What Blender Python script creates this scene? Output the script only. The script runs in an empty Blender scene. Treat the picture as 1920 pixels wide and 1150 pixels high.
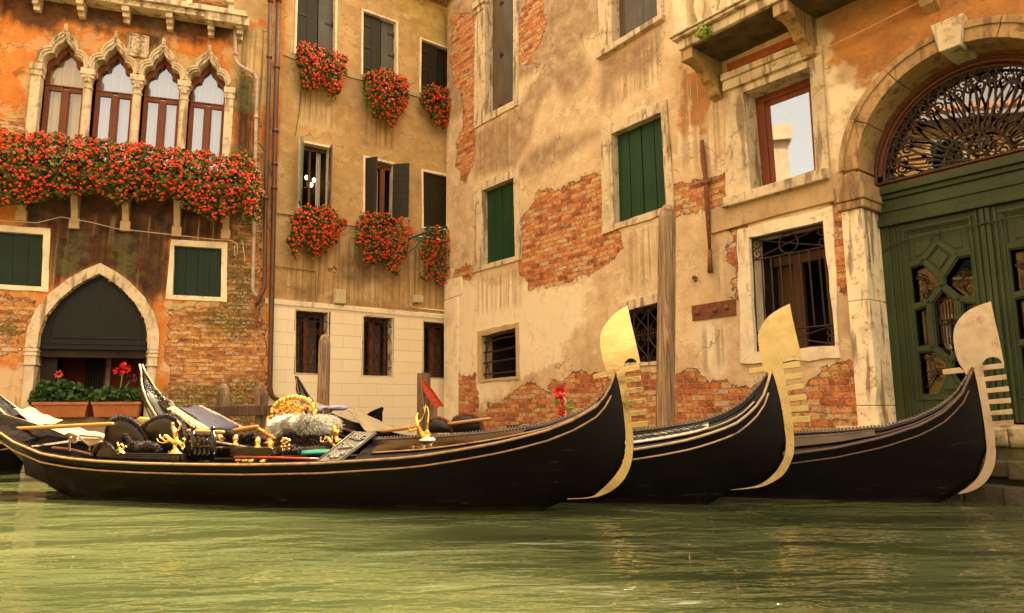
import bpy, bmesh, math, random
import numpy as np
from mathutils import Vector, Matrix, noise as mnoise
random.seed(7); rng = np.random.default_rng(11)
scn = bpy.context.scene
COL = scn.collection
# ---------------------------------------------------------------- camera
H = 0.90; FPX = 1293.0; PITCH = math.radians(8.4); ROLL = math.radians(0.4)
_f = Vector((0, math.cos(PITCH), math.sin(PITCH))); _u0 = Vector((0, -math.sin(PITCH), math.cos(PITCH))); _r0 = Vector((1, 0, 0))
_r = _r0*math.cos(ROLL) - _u0*math.sin(ROLL); _u = _u0*math.cos(ROLL) + _r0*math.sin(ROLL)
CAM = Vector((0, 0, H))
cd = bpy.data.cameras.new('camera'); cam = bpy.data.objects.new('camera', cd); COL.objects.link(cam)
cd.sensor_width = 36; cd.lens = FPX/1920*36; cd.clip_start = .05; cd.clip_end = 2000
cam.matrix_world = Matrix(((_r.x, _u.x, -_f.x, CAM.x), (_r.y, _u.y, -_f.y, CAM.y), (_r.z, _u.z, -_f.z, CAM.z), (0, 0, 0, 1)))
scn.camera = cam
# ---------------------------------------------------------------- world, sun, exposure
SUN_EL = math.radians(60.5); SUN_AZ = math.radians(50.5)      # azimuth clockwise from +Y
w = bpy.data.worlds.new('World'); scn.world = w; w.use_nodes = True
nt = w.node_tree; nt.nodes.clear()
sky = nt.nodes.new('ShaderNodeTexSky'); sky.sky_type = 'NISHITA'; sky.sun_disc = False
sky.sun_elevation = SUN_EL; sky.sun_rotation = SUN_AZ; sky.dust_density = 5; sky.air_density = 1.0; sky.ozone_density = 1
hs = nt.nodes.new('ShaderNodeHueSaturation'); hs.inputs['Saturation'].default_value = .12
mx = nt.nodes.new('ShaderNodeMix'); mx.data_type = 'RGBA'; mx.blend_type = 'MULTIPLY'; mx.inputs[0].default_value = 1
mx.inputs[7].default_value = (1.0, .78, .51, 1)
bg = nt.nodes.new('ShaderNodeBackground'); bg.inputs[1].default_value = .15
wo = nt.nodes.new('ShaderNodeOutputWorld')
nt.links.new(sky.outputs[0], hs.inputs['Color']); nt.links.new(hs.outputs[0], mx.inputs[6]); nt.links.new(mx.outputs[2], bg.inputs[0]); nt.links.new(bg.outputs[0], wo.inputs[0])
sd = bpy.data.lights.new('sun', 'SUN'); sun = bpy.data.objects.new('sun', sd); COL.objects.link(sun)
sd.energy = 5.0; sd.angle = math.radians(8); sd.color = (1.0, .80, .50)
sdir = Vector((math.sin(SUN_AZ)*math.cos(SUN_EL), math.cos(SUN_AZ)*math.cos(SUN_EL), math.sin(SUN_EL)))
sun.rotation_euler = sdir.to_track_quat('Z', 'Y').to_euler()
scn.view_settings.view_transform = 'Standard'; scn.view_settings.look = 'None'; scn.view_settings.gamma = 1
scn.view_settings.use_curve_mapping = False; scn.view_settings.exposure = 2.72
# ---------------------------------------------------------------- pixel helpers
def ray(px, py):
    return _f*FPX + _r*(px-960) - _u*(py-575)
def at(px, py, Y):
    r = ray(px, py); return CAM + r*((Y-CAM.y)/r.y)
def hz(px):      # pixel row of the horizon at a pixel column
    return 575 + (FPX*_f.z + (px-960)*_r.z)/_u.z
class Fac:
    def __init__(s, px, Y, vx, sgn):
        r = ray(vx, hz(vx)); d = Vector((r.x, r.y)).normalized()*sgn
        s.d = Vector((d.x, d.y, 0)); s.n = Vector((d.y, -d.x, 0))
        P = at(px, hz(px), Y); s.O = Vector((P.x, P.y, 0))
    def uz(s, px, py, off=0.):
        r = ray(px, py); t = (off - (CAM-s.O).dot(s.n))/r.dot(s.n); P = CAM + r*t
        return ((P-s.O).dot(s.d), P.z)
    def P(s, u, z, off=0.):
        return s.O + s.d*u + s.n*off + Vector((0, 0, z))
    def X(s, px, py, off=0.):
        u, z = s.uz(px, py, off); return s.P(u, z, off)
    def poly(s, pts, off=0.): return [s.uz(x, y, off) for x, y in pts]
FC = Fac(1660, 7.75, -69, -1)
FB = Fac(495, 13.4*.95, 2621, 1)
FA = Fac(495, 13.35*.95, 4974, 1)
def sc(pts, k, ox, oy): return [(x/k+ox, y/k+oy) for x, y in pts]      # crop pixels -> photo pixels
# ---------------------------------------------------------------- mesh builder
class MB:
    def __init__(s): s.v = []; s.f = []; s.uv = None
    def add(s, vs, fs):
        b = len(s.v); s.v.extend([tuple(p) for p in vs]); s.f.extend([tuple(i+b for i in f) for f in fs]); return s
    def hexa(s, a):      # a: 8 points, bottom ring 0-3 then top ring 4-7
        return s.add(a, [(0, 3, 2, 1), (4, 5, 6, 7), (0, 1, 5, 4), (1, 2, 6, 5), (2, 3, 7, 6), (3, 0, 4, 7)])
    def box(s, c, sx, sy, sz, rz=0.):
        c = Vector(c); R = Matrix.Rotation(rz, 3, 'Z')
        p = [c + R @ Vector((x*sx/2, y*sy/2, z*sz/2)) for z in (-1, 1) for x, y in ((-1, -1), (1, -1), (1, 1), (-1, 1))]
        return s.hexa(p)
    def fbox(s, F, u0, u1, z0, z1, o0, o1):
        p = [F.P(u, z, o) for z in (z0, z1) for u, o in ((u0, o1), (u1, o1), (u1, o0), (u0, o0))]
        return s.hexa(p)
    def slab(s, F, uz, o0, o1):       # polygon prism in facade coordinates
        n = len(uz)
        vs = [F.P(u, z, o1) for u, z in uz] + [F.P(u, z, o0) for u, z in uz]
        fs = [tuple(range(n)), tuple(range(2*n-1, n-1, -1))] + [(i, i+n, (i+1) % n+n, (i+1) % n) for i in range(n)]
        return s.add(vs, fs)
    def band(s, F, a, b, o0, o1):       # strip between two polylines, extruded
        n = len(a)
        vs = [F.P(*p, o1) for p in a] + [F.P(*p, o1) for p in b] + [F.P(*p, o0) for p in a] + [F.P(*p, o0) for p in b]
        fs = []
        for i in range(n-1):
            fs += [(i, i+1, n+i+1, n+i), (2*n+i, 3*n+i, 3*n+i+1, 2*n+i+1), (i, 2*n+i, 2*n+i+1, i+1), (n+i, n+i+1, 3*n+i+1, 3*n+i)]
        fs += [(0, n, 3*n, 2*n), (n-1, 3*n-1, 4*n-1, 2*n-1)]
        return s.add(vs, fs)
    def tube(s, pts, r, n=6, cap=True):
        pts = [Vector(p) for p in pts]; m = len(pts)
        if m < 2: return s
        rr = r if isinstance(r, (list, tuple)) else [r]*m
        T = []
        for i in range(m):
            t = pts[min(i+1, m-1)]-pts[max(i-1, 0)]
            T.append(t.normalized() if t.length > 1e-9 else Vector((0, 0, 1)))
        a = Vector((0, 0, 1)) if abs(T[0].z) < .9 else Vector((1, 0, 0))
        nrm = T[0].cross(a).normalized(); vs = []
        for i in range(m):
            nrm = (nrm - T[i]*nrm.dot(T[i])); nrm = nrm.normalized() if nrm.length > 1e-6 else T[i].orthogonal().normalized()
            bn = T[i].cross(nrm)
            for k in range(n):
                c = 2*math.pi*k/n; vs.append(pts[i]+(nrm*math.cos(c)+bn*math.sin(c))*rr[i])
        fs = [(i*n+k, i*n+(k+1) % n, (i+1)*n+(k+1) % n, (i+1)*n+k) for i in range(m-1) for k in range(n)]
        if cap: fs += [tuple(range(n-1, -1, -1)), tuple((m-1)*n+k for k in range(n))]
        return s.add(vs, fs)
    def ball(s, c, r, nu=8, nv=6, sq=(1, 1, 1), M=None):
        c = Vector(c); vs = []
        for j in range(nv+1):
            th = math.pi*j/nv
            for i in range(nu):
                ph = 2*math.pi*i/nu
                p = Vector((math.sin(th)*math.cos(ph)*sq[0], math.sin(th)*math.sin(ph)*sq[1], math.cos(th)*sq[2]))*r
                vs.append(c + (M @ p if M else p))
        fs = [(j*nu+i, (j+1)*nu+i, (j+1)*nu+(i+1) % nu, j*nu+(i+1) % nu) for j in range(nv) for i in range(nu)]
        return s.add(vs, fs)
    def lathe(s, c, prof, n=12, ax=None):
        c = Vector(c); vs = []
        for r, z in prof:
            for k in range(n):
                a = 2*math.pi*k/n; vs.append(c+Vector((r*math.cos(a), r*math.sin(a), z)))
        m = len(prof)
        fs = [(j*n+k, j*n+(k+1) % n, (j+1)*n+(k+1) % n, (j+1)*n+k) for j in range(m-1) for k in range(n)]
        fs += [tuple(range(n-1, -1, -1)), tuple((m-1)*n+k for k in range(n))]
        return s.add(vs, fs)
    def grid(s, fn, nu, nv):
        vs = [fn(i/nu, j/nv) for j in range(nv+1) for i in range(nu+1)]
        fs = [(j*(nu+1)+i, j*(nu+1)+i+1, (j+1)*(nu+1)+i+1, (j+1)*(nu+1)+i) for j in range(nv) for i in range(nu)]
        return s.add(vs, fs)
    def build(s, name, m, parent=None, smooth=False, base=None, bevel=0., solid=0.):
        o = Vector(parent['_o']) if parent is not None and '_o' in parent.keys() else Vector(base or (0, 0, 0))
        me = bpy.data.meshes.new(name)
        va = np.array(s.v, dtype=np.float32).reshape(-1, 3) - np.array(o, dtype=np.float32)
        me.from_pydata(va.tolist(), [], s.f)
        for mm in (m if isinstance(m, list) else [m]): me.materials.append(mm)
        bm = bmesh.new(); bm.from_mesh(me)
        if len(s.f) < 30000: bmesh.ops.recalc_face_normals(bm, faces=bm.faces)
        bm.to_mesh(me); bm.free()
        if smooth:
            for p in me.polygons: p.use_smooth = True
        ob = bpy.data.objects.new(name, me); COL.objects.link(ob)
        if solid: md = ob.modifiers.new('solid', 'SOLIDIFY'); md.thickness = solid; md.offset = 0
        if bevel: md = ob.modifiers.new('bevel', 'BEVEL'); md.width = bevel; md.segments = 2; md.limit_method = 'ANGLE'; md.angle_limit = math.radians(40)
        if parent is not None: ob.parent = parent
        else: ob.location = o
        ob['_o'] = tuple(o)
        return ob
def thing(name, label, cat, loc, group=None):
    o = bpy.data.objects.new(name, None); COL.objects.link(o); o.location = loc; o['_o'] = tuple(loc)
    o.empty_display_size = .1
    o['label'] = label; o['category'] = cat
    if group: o['group'] = group
    return o
def tag(o, label, cat, group=None, kind=None):
    if label: o['label'] = label
    if cat: o['category'] = cat
    if group: o['group'] = group
    if kind: o['kind'] = kind
    return o
# ---------------------------------------------------------------- materials
class NT:
    def __init__(s, name):
        s.m = bpy.data.materials.new(name); s.m.use_nodes = True; s.t = s.m.node_tree; s.t.nodes.clear()
        s.out = s.t.nodes.new('ShaderNodeOutputMaterial')
    def n(s, typ, ins=None, **pr):
        nd = s.t.nodes.new('ShaderNode'+typ)
        for k, v in pr.items(): setattr(nd, k, v)
        for k, v in (ins or {}).items():
            sk = nd.inputs[k]
            if isinstance(v, bpy.types.NodeSocket): s.t.links.new(v, sk)
            elif isinstance(v, (tuple, list)) and len(v) == 3 and sk.type == 'RGBA': sk.default_value = (*v, 1)
            else: sk.default_value = v
        return nd
    def math(s, op, a, b=0., c=None):
        d = {0: a, 1: b}
        if c is not None: d[2] = c
        return s.n('Math', d, operation=op).outputs[0]
    def mix(s, f, a, b, bt='MIX'): return s.n('Mix', {0: f, 6: a, 7: b}, data_type='RGBA', blend_type=bt).outputs[2]
    def noise(s, v, sc, det=4, rough=.55, dist=0.): return s.n('TexNoise', {'Vector': v, 'Scale': sc, 'Detail': det, 'Roughness': rough, 'Distortion': dist}).outputs[0]
    def ramp(s, f, st, interp='LINEAR'):
        nd = s.t.nodes.new('ShaderNodeValToRGB'); cr = nd.color_ramp; cr.interpolation = interp
        while len(cr.elements) < len(st): cr.elements.new(.5)
        for e, (p, c) in zip(cr.elements, st): e.position = p; e.color = (*c, 1) if len(c) == 3 else c
        s.t.links.new(f, nd.inputs[0]); return nd.outputs[0]
    def mr(s, v, a, b, c=0., d=1., smooth=True):
        return s.n('MapRange', {0: v, 1: a, 2: b, 3: c, 4: d}, interpolation_type='SMOOTHSTEP' if smooth else 'LINEAR').outputs[0]
    def attr(s, name): return s.n('Attribute', attribute_name=name).outputs['Fac']
    def map(s, v, scale, loc=(0, 0, 0), rot=(0, 0, 0)): return s.n('Mapping', {'Vector': v, 'Scale': scale, 'Location': loc, 'Rotation': rot}).outputs[0]
    def obj(s): return s.n('TexCoord').outputs['Object']
    def uvm(s): return s.n('TexCoord').outputs['UV']
    def fin(s, color, rough=.6, metal=0., bump=None, bd=.01, bs=1., **kw):
        ins = {'Base Color': color, 'Roughness': rough, 'Metallic': metal}
        for k, v in kw.items(): ins[k.replace('_', ' ')] = v
        b = s.n('BsdfPrincipled', ins)
        if bump is not None:
            bn = s.n('Bump', {'Height': bump, 'Distance': bd, 'Strength': bs}); s.t.links.new(bn.outputs[0], b.inputs['Normal'])
        s.t.links.new(b.outputs[0], s.out.inputs[0]); return s.m
MC = {}
def pm(name, col, rough=.6, metal=0., var=.25, ns=8., bump=.0, bns=40., stretch=(1, 1, 1), dirt=None, dirt_amt=.5, dirt_sc=5., **kw):
    if name in MC: return MC[name]
    t = NT(name); co = t.map(t.obj(), stretch)
    n1 = t.noise(co, ns, 5, .6)
    lo = tuple(c*(1-var) for c in col); hi = tuple(min(1, c*(1+var)) for c in col)
    c = t.ramp(n1, [(.3, lo), (.7, hi)])
    if dirt:
        n2 = t.noise(co, dirt_sc, 7, .68)
        c = t.mix(t.mr(n2, .62-dirt_amt*.22, .80-dirt_amt*.22), c, dirt)
    rn = t.mr(t.noise(co, ns*2.3, 4), .3, .7, max(0, rough-.1), min(1, rough+.1))
    m = t.fin(c, rn, metal, t.noise(co, bns, 5, .6) if bump else None, bump, 1., **kw)
    MC[name] = m; return m
def wall_mat(name, ramp, brick1=(.52, .17, .05), brick2=(.60, .27, .085), mortar=(.26, .14, .065), dark=(.10, .055, .025), tint=(.50, .20, .035), pale=(.66, .52, .34), moss=(.09, .085, .02), bw=.25, bh=.082, darkmin=.45, boff=.05):
    t = NT(name); uv = t.uvm()
    nd = t.n('TexNoise', {'Vector': uv, 'Scale': 3.5, 'Detail': 3}).outputs['Color']
    wob = t.n('VectorMath', {0: nd, 1: (.5, .5, .5)}, operation='SUBTRACT').outputs[0]
    wob = t.n('VectorMath', {0: wob, 'Scale': .05}, operation='SCALE').outputs[0]
    uvw = t.n('VectorMath', {0: uv, 1: wob}, operation='ADD').outputs[0]
    br = t.n('TexBrick', {'Vector': uvw, 'Color1': (0, 0, 0), 'Color2': (1, 1, 1), 'Mortar': (.5, .5, .5), 'Scale': 1.0, 'Mortar Size': .010, 'Mortar Smooth': .4, 'Bias': 0., 'Brick Width': bw, 'Row Height': bh})
    big = t.noise(uv, .9, 4, .6); med = t.noise(uv, 4., 6, .62); fine = t.noise(uv, 22., 6, .65); grit = t.noise(uv, 90., 4, .6)
    rnd = t.n('SeparateColor', {0: br.outputs['Color']}).outputs[0]
    rv = t.math('ADD', rnd, t.math('MULTIPLY', t.math('SUBTRACT', med, .5), .8))
    bcol = t.ramp(rv, [(.0, tuple(c*.5 for c in brick1)), (.30, brick1), (.62, brick2), (.80, (.66, .36, .11)), (.96, (.60, .42, .25))])
    er = t.mr(t.noise(uv, 9., 6, .7), .52, .62); bcol = t.mix(t.math('MULTIPLY', er, .38), bcol, tuple(c*.55 for c in brick1))
    bcol = t.mix(t.mr(fine, .42, .70, .0, .5), bcol, (.20, .055, .02))
    bcol = t.mix(t.mr(t.noise(uv, 6., 7, .68), .56, .66, 0, .65), bcol, (.62, .44, .27))
    bcol = t.mix(br.outputs['Fac'], bcol, t.mix(t.mr(fine, .4, .6), mortar, tuple(min(1, c*2.2) for c in mortar)))
    # plaster
    tone = t.math('ADD', t.math('MULTIPLY', big, .5), t.math('ADD', t.math('MULTIPLY', med, .35), t.math('MULTIPLY', fine, .15)))
    pc = t.ramp(tone, ramp)
    pc = t.mix(t.mr(fine, .56, .72, 0, .35), pc, pale)
    fl = t.noise(uv, 1.7, 9, .66); flk = t.mr(fl, .548, .553); pc = t.mix(t.math('MULTIPLY', flk, .38), pc, pale)
    fl2 = t.mr(t.noise(uv, 2.9, 9, .7), .615, .62); pc = t.mix(t.math('MULTIPLY', fl2, .45), pc, tuple(c*2.4 for c in dark))
    pc = t.mix(t.mr(t.noise(uv, 38., 5, .7), .64, .70, 0, .55), pc, tuple(c*1.7 for c in dark))
    streak = t.noise(t.map(uv, (7., .45, 1)), 1.0, 4, .6)
    def soft(att, w, amp, nn=None):
        a = t.attr(att); k = t.math('MULTIPLY', t.math('SUBTRACT', nn or med, .5), amp)
        return t.mr(t.math('ADD', a, k), -w, w)
    pc = t.mix(t.math('MULTIPLY', soft('pale', .12, .9), .85), pc, pale)
    tf = soft('tint', .10, 1.0); tc = t.mix(t.mr(tone, .40, .58), tuple(c*.62 for c in tint), tint)
    pc = t.mix(t.math('MULTIPLY', tf, .92), pc, tc)
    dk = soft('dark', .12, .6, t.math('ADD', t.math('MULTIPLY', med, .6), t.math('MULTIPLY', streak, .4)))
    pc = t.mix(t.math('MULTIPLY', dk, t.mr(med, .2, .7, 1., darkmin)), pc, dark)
    pc = t.mix(t.mr(streak, .58, .74, 0, .18), pc, tuple(c*1.6 for c in dark))
    st2 = t.noise(t.map(uv, (13., .30, 1)), 1.0, 4, .6); drp = t.mr(t.attr('drip'), -.02, .22); pc = t.mix(t.math('MULTIPLY', drp, t.mr(st2, .42, .62, 0, .62)), pc, tuple(c*1.15 for c in dark)); pc = t.mix(t.math('MULTIPLY', drp, t.mr(st2, .42, .34, 0, .35)), pc, pale)
    crk = t.n('TexVoronoi', {'Vector': t.n('VectorMath', {0: uv, 1: t.n('VectorMath', {0: nd, 'Scale': .6}, operation='SCALE').outputs[0]}, operation='ADD').outputs[0], 'Scale': .8}, feature='DISTANCE_TO_EDGE').outputs['Distance']
    cf = t.math('MULTIPLY', t.mr(crk, .002, .010, 1, 0), t.mr(big, .48, .58))
    pc = t.mix(t.math('MULTIPLY', cf, .6), pc, (.08, .045, .02))
    # where the plaster has fallen
    sd_ = t.math('ADD', t.math('ADD', t.attr('brick'), boff), t.math('MULTIPLY', t.math('SUBTRACT', t.noise(uv, 3.2, 8, .62), .5), .55))
    bf = t.mr(sd_, -.008, .008); rim = t.math('MULTIPLY', t.mr(sd_, -.09, -.01), t.mr(fine, .40, .6, .25, .8))
    pc = t.mix(t.math('MULTIPLY', rim, .6), pc, (.46, .31, .17))
    col = t.mix(bf, pc, bcol)
    ln = t.math('MULTIPLY', t.mr(sd_, -.016, 0), t.mr(sd_, 0.001, .014, 1, 0))
    col = t.mix(t.math('MULTIPLY', ln, .7), col, (.14, .07, .03))  # shadow line of the plaster lip, painted into the colour
    mo = soft('moss', .12, .9); col = t.mix(t.math('MULTIPLY', mo, t.mr(fine, .35, .6, .15, .95)), col, moss)
    hb = t.math('ADD', t.math('ADD', t.math('MULTIPLY', br.outputs['Fac'], -.016), t.math('ADD', t.math('MULTIPLY', rnd, .010), t.math('MULTIPLY', er, -.014))), t.math('MULTIPLY', fine, .014))
    hp = t.math('ADD', t.math('ADD', .040, t.math('MULTIPLY', flk, .005)), t.math('ADD', t.math('MULTIPLY', med, .012), t.math('ADD', t.math('MULTIPLY', fine, .004), t.math('MULTIPLY', cf, -.006))))
    hgt = t.math('ADD', t.math('MULTIPLY', t.math('SUBTRACT', 1., bf), hp), t.math('ADD', t.math('MULTIPLY', bf, hb), t.math('MULTIPLY', grit, .0015)))
    return t.fin(col, .9, 0, hgt, 1., .9)
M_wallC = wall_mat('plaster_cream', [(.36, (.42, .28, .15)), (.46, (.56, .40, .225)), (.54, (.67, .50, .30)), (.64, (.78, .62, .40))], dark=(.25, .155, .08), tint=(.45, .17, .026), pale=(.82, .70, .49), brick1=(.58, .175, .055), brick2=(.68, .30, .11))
M_wallB = wall_mat('plaster_ochre', [(.36, (.33, .19, .075)), (.5, (.47, .285, .11)), (.64, (.56, .36, .16))], dark=(.13, .07, .03), tint=(.68, .46, .13), pale=(.60, .42, .2))  # tint here is the colour of the painted sunlit band
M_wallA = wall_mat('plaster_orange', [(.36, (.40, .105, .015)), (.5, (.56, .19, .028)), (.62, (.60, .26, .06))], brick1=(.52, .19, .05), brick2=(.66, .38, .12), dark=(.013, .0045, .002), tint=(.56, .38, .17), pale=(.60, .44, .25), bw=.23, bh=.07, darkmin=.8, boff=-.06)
def stone(name, c, dirt=(.30, .17, .075), da=.75, dk=.5):
    t = NT(name); co = t.obj(); med = t.noise(co, 3., 6, .65); fine = t.noise(co, 26., 6, .65)
    col = t.ramp(med, [(.3, tuple(x*.72 for x in c)), (.5, c), (.7, tuple(min(1, x*1.12) for x in c))])
    col = t.mix(t.mr(t.noise(co, 7., 8, .72), .57-.06*(da > .8), .68, 0, da), col, dirt)
    col = t.mix(t.mr(t.noise(t.map(co, (6, 6, .8)), 1.4, 4), .60-.08*(dk > .6), .75-.12*(dk > .6), 0, dk), col, (.13, .07, .03))
    h = t.math('ADD', t.math('MULTIPLY', med, .5), t.math('MULTIPLY', fine, .35))
    return t.fin(col, .8, 0, h, .02, .8)
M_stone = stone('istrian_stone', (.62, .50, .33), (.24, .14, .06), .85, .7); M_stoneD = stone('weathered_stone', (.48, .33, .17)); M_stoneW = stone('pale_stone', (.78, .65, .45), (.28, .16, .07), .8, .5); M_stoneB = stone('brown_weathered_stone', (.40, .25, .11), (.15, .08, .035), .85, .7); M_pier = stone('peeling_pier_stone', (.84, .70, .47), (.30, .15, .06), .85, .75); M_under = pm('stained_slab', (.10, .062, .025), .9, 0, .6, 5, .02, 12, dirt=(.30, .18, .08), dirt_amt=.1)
# ashlar of the middle house
t = NT('ashlar'); uv = t.uvm(); br = t.n('TexBrick', {'Vector': uv, 'Color1': (.84, .71, .48), 'Color2': (.80, .66, .43), 'Mortar': (.68, .50, .27), 'Scale': 1., 'Mortar Size': .003, 'Mortar Smooth': .2, 'Brick Width': .75, 'Row Height': .235})
c = t.mix(t.mr(t.noise(uv, 5., 8, .7), .60, .78, 0, .4), br.outputs['Color'], (.60, .38, .15))
c = t.mix(t.mr(t.noise(t.map(uv, (6., .5, 1)), 1., 5), .60, .78, 0, .35), c, (.50, .30, .12))
M_ashlar = t.fin(c, .75, 0, t.math('ADD', t.math('MULTIPLY', br.outputs['Fac'], -1.), t.math('MULTIPLY', t.noise(uv, 20., 5), .3)), .006)
def paintwood(name, c, scale=(30, 30, 1.5), chip=.5, rough=.45):
    t = NT(name); co = t.obj(); g = t.noise(t.map(co, scale), 1., 6, .6)
    col = t.ramp(g, [(.3, tuple(x*.75 for x in c)), (.7, tuple(x*1.2 for x in c))])
    col = t.mix(t.mr(t.noise(co, 2.5, 5), .4, .7, 0, .35), col, tuple(x*1.7 for x in c))
    col = t.mix(t.mr(t.noise(co, 14., 8, .75), .66, .72, 0, chip), col, (.22, .13, .06))
    return t.fin(col, max(rough, .5), 0, g, .003, 1., Specular_IOR_Level=.22)
M_green = paintwood('green_shutter_paint', (.008, .040, .014), chip=.3)
M_dgreen = paintwood('dark_green_paint', (.006, .019, .010), chip=.25)
M_olive = paintwood('olive_shutter_paint', (.020, .015, .007), chip=.2)
M_grey = paintwood('grey_shutter_paint', (.085, .075, .062), chip=.15)
M_greyd = paintwood('brown_grey_paint', (.10, .075, .05), chip=.2)
M_teal = paintwood('pale_green_paint', (.16, .19, .13), chip=.2)
M_door = paintwood('door_green_paint', (.030, .046, .018), chip=.5, rough=.38)
M_lid = paintwood('black_green_paint', (.007, .0075, .0055), chip=.15, rough=.5)
M_sash = paintwood('red_brown_sash', (.17, .048, .02), chip=.1, rough=.35)
M_brownwood = paintwood('brown_wood', (.10, .05, .025), chip=.2)
def bark(name, c):
    t = NT(name); co = t.obj(); g = t.noise(t.map(co, (22, 22, 1.0)), 1., 8, .68, 1.2); k = t.noise(co, 4., 6)
    col = t.ramp(g, [(.32, tuple(x*.15 for x in c)), (.46, tuple(x*.8 for x in c)), (.66, tuple(x*1.7 for x in c))])
    col = t.mix(t.mr(k, .5, .7, 0, .4), col, tuple(x*.5 for x in c))
    return t.fin(col, .85, 0, g, .03, 1.)
M_post = bark('weathered_pile_wood', (.30, .19, .105)); M_postd = bark('grey_pile_wood', (.20, .125, .07)); M_plank = bark('dark_plank_wood', (.085, .045, .025))
M_iron = pm('wrought_iron', (.05, .03, .02), .55, .6, .4, 20, .002, 60)
M_rust = pm('rusty_iron', (.20, .07, .025), .8, .2, .5, 14, .006, 50, dirt=(.10, .05, .03))
M_pipe = pm('brown_pipe', (.085, .038, .02), .5, .0, .25, 6, .001, dirt=(.08, .04, .02))
M_pipew = pm('grey_white_pipe', (.40, .31, .23), .5, .0, .2, 6, dirt=(.25, .15, .08))
M_black = pm('black_lacquer', (.004, .003, .0024), .20, 0, .3, 3, Specular_IOR_Level=.3, Coat_Weight=.25, Coat_Roughness=.06)
t = NT('hull_black'); co = t.obj(); n1 = t.noise(t.map(co, (.6, 1, 3)), 2., 6)
c = t.mix(t.mr(t.noise(t.map(co, (1, 1, 6)), 3., 8, .7), .60, .72, 0, .5), t.ramp(n1, [(.3, (.0014, .0011, .0009)), (.7, (.004, .003, .002))]), (.05, .035, .02))
zz = t.n('SeparateXYZ', {0: co}).outputs[2]; wl = t.math('ADD', zz, t.math('MULTIPLY', t.noise(t.map(co, (3, 3, 1)), 1.5, 4), -.10)); c = t.mix(t.mr(wl, .0, -.05, 0, .6), c, (.014, .013, .006)); sc_ = t.noise(t.map(co, (1.2, 1, 9)), 2.2, 8, .75); c = t.mix(t.math('MULTIPLY', t.mr(sc_, .60, .66), t.mr(zz, .22, .05)), c, (.032, .024, .016))
M_hull = t.fin(c, .30, 0, t.noise(co, 3., 3), .004, 1., Specular_IOR_Level=.13)
M_hullb = pm('old_hull_paint', (.040, .030, .014), .4, 0, .35, 3, .003, 14, dirt=(.12, .085, .04), dirt_amt=.3)
M_varn = pm('brown_varnish_panel', (.014, .0055, .003), .12, 0, .5, 2.5, Coat_Weight=1., Coat_Roughness=.03)
M_rail = pm('worn_gold_rail', (.30, .18, .085), .38, .25, .35, 12, dirt=(.06, .035, .02), dirt_amt=.35, dirt_sc=9)
M_brass = pm('polished_brass', (.66, .45, .17), .07, 1, .10, 4, .0025, 3)
M_brass2 = pm('satin_brass', (.50, .36, .15), .34, 1, .10, 6, dirt=(.45, .30, .11), dirt_amt=.3)
M_steel = pm('dull_steel', (.42, .31, .20), .42, 1, .12, 6, dirt=(.28, .17, .10), dirt_amt=.5)
M_gold = pm('gilt', (.95, .55, .13), .28, .85, .2, 10, .004, 60)
M_leather = pm('black_leather', (.012, .009, .008), .36, 0, .2, 6, .002, 90, Specular_IOR_Level=.3)
M_fur = pm('brown_fur', (.016, .007, .004), .9, 0, .4, 30)
M_furw = pm('cream_fur', (.45, .42, .35), .9, 0, .2, 18, dirt=(.08, .08, .11), dirt_amt=.35, dirt_sc=9); M_deck = pm('deck_lacquer', (.004, .003, .0025), .30, 0, .3, 3, Specular_IOR_Level=.22)
M_canvas = pm('cream_canvas', (.22, .16, .095), .85, 0, .15, 6, .01, 10, dirt=(.40, .27, .14), dirt_amt=.3)
M_canvas2 = pm('pale_canvas', (.33, .26, .16), .85, 0, .1, 6, .008, 10)
M_blue = pm('indigo_cloth', (.014, .011, .026), .9, 0, .25, 30, .004, 60)
M_blue2 = pm('blue_tarp', (.02, .06, .22), .6, 0, .25, 10, .01, 10)
M_lilac = pm('lilac_cushion', (.33, .33, .55), .8, 0, .12, 10, .006, 14)
M_greenc = pm('green_cushion', (.0, .13, .08), .7, 0, .2, 10)
M_oar = pm('oar_wood', (.38, .18, .045), .35, 0, .2, 10, stretch=(1, 1, 8))
M_rope = pm('pale_rope', (.24, .17, .10), .9, 0, .2, 40, .004, 80)
M_terra = pm('terracotta', (.40, .125, .04), .8, 0, .2, 6, .003, 30, dirt=(.30, .10, .05))
M_cable = pm('dark_cable', (.03, .02, .012), .6); M_cablew = pm('pale_cable', (.58, .42, .28), .6)
M_box = pm('beige_plastic', (.50, .40, .22), .5, 0, .08)
M_redc = pm('red_cloth', (.55, .06, .02), .7, 0, .3, 14, .004, 30)
M_rose = pm('red_petals', (.60, .004, .006), .5, 0, .3, 40)
M_plant_g = pm('fresh_leaf', (.08, .20, .025), .5, 0, .3, 12)
def leafm(name, lo, hi, rough=.55):
    t = NT(name); g = t.n('NewGeometry').outputs['Random Per Island']
    c = t.ramp(g, [(0., lo), (.55, tuple((a+b)/2 for a, b in zip(lo, hi))), (1., hi)])
    b = t.n('BsdfPrincipled', {'Base Color': c, 'Roughness': rough}); tr = t.n('BsdfTranslucent', {'Color': c})
    mxs = t.n('MixShader', {0: .25, 1: b.outputs[0], 2: tr.outputs[0]}); t.t.links.new(mxs.outputs[0], t.out.inputs[0]); return t.m
M_leaf = leafm('geranium_leaf', (.028, .055, .006), (.24, .23, .025))
M_leafd = leafm('dark_leaf', (.012, .045, .006), (.06, .14, .02))
M_petal = leafm('geranium_petal', (.74, .028, .002), (.98, .095, .004))
M_pink = leafm('pink_petal', (.75, .04, .05), (.9, .15, .12))
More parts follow.
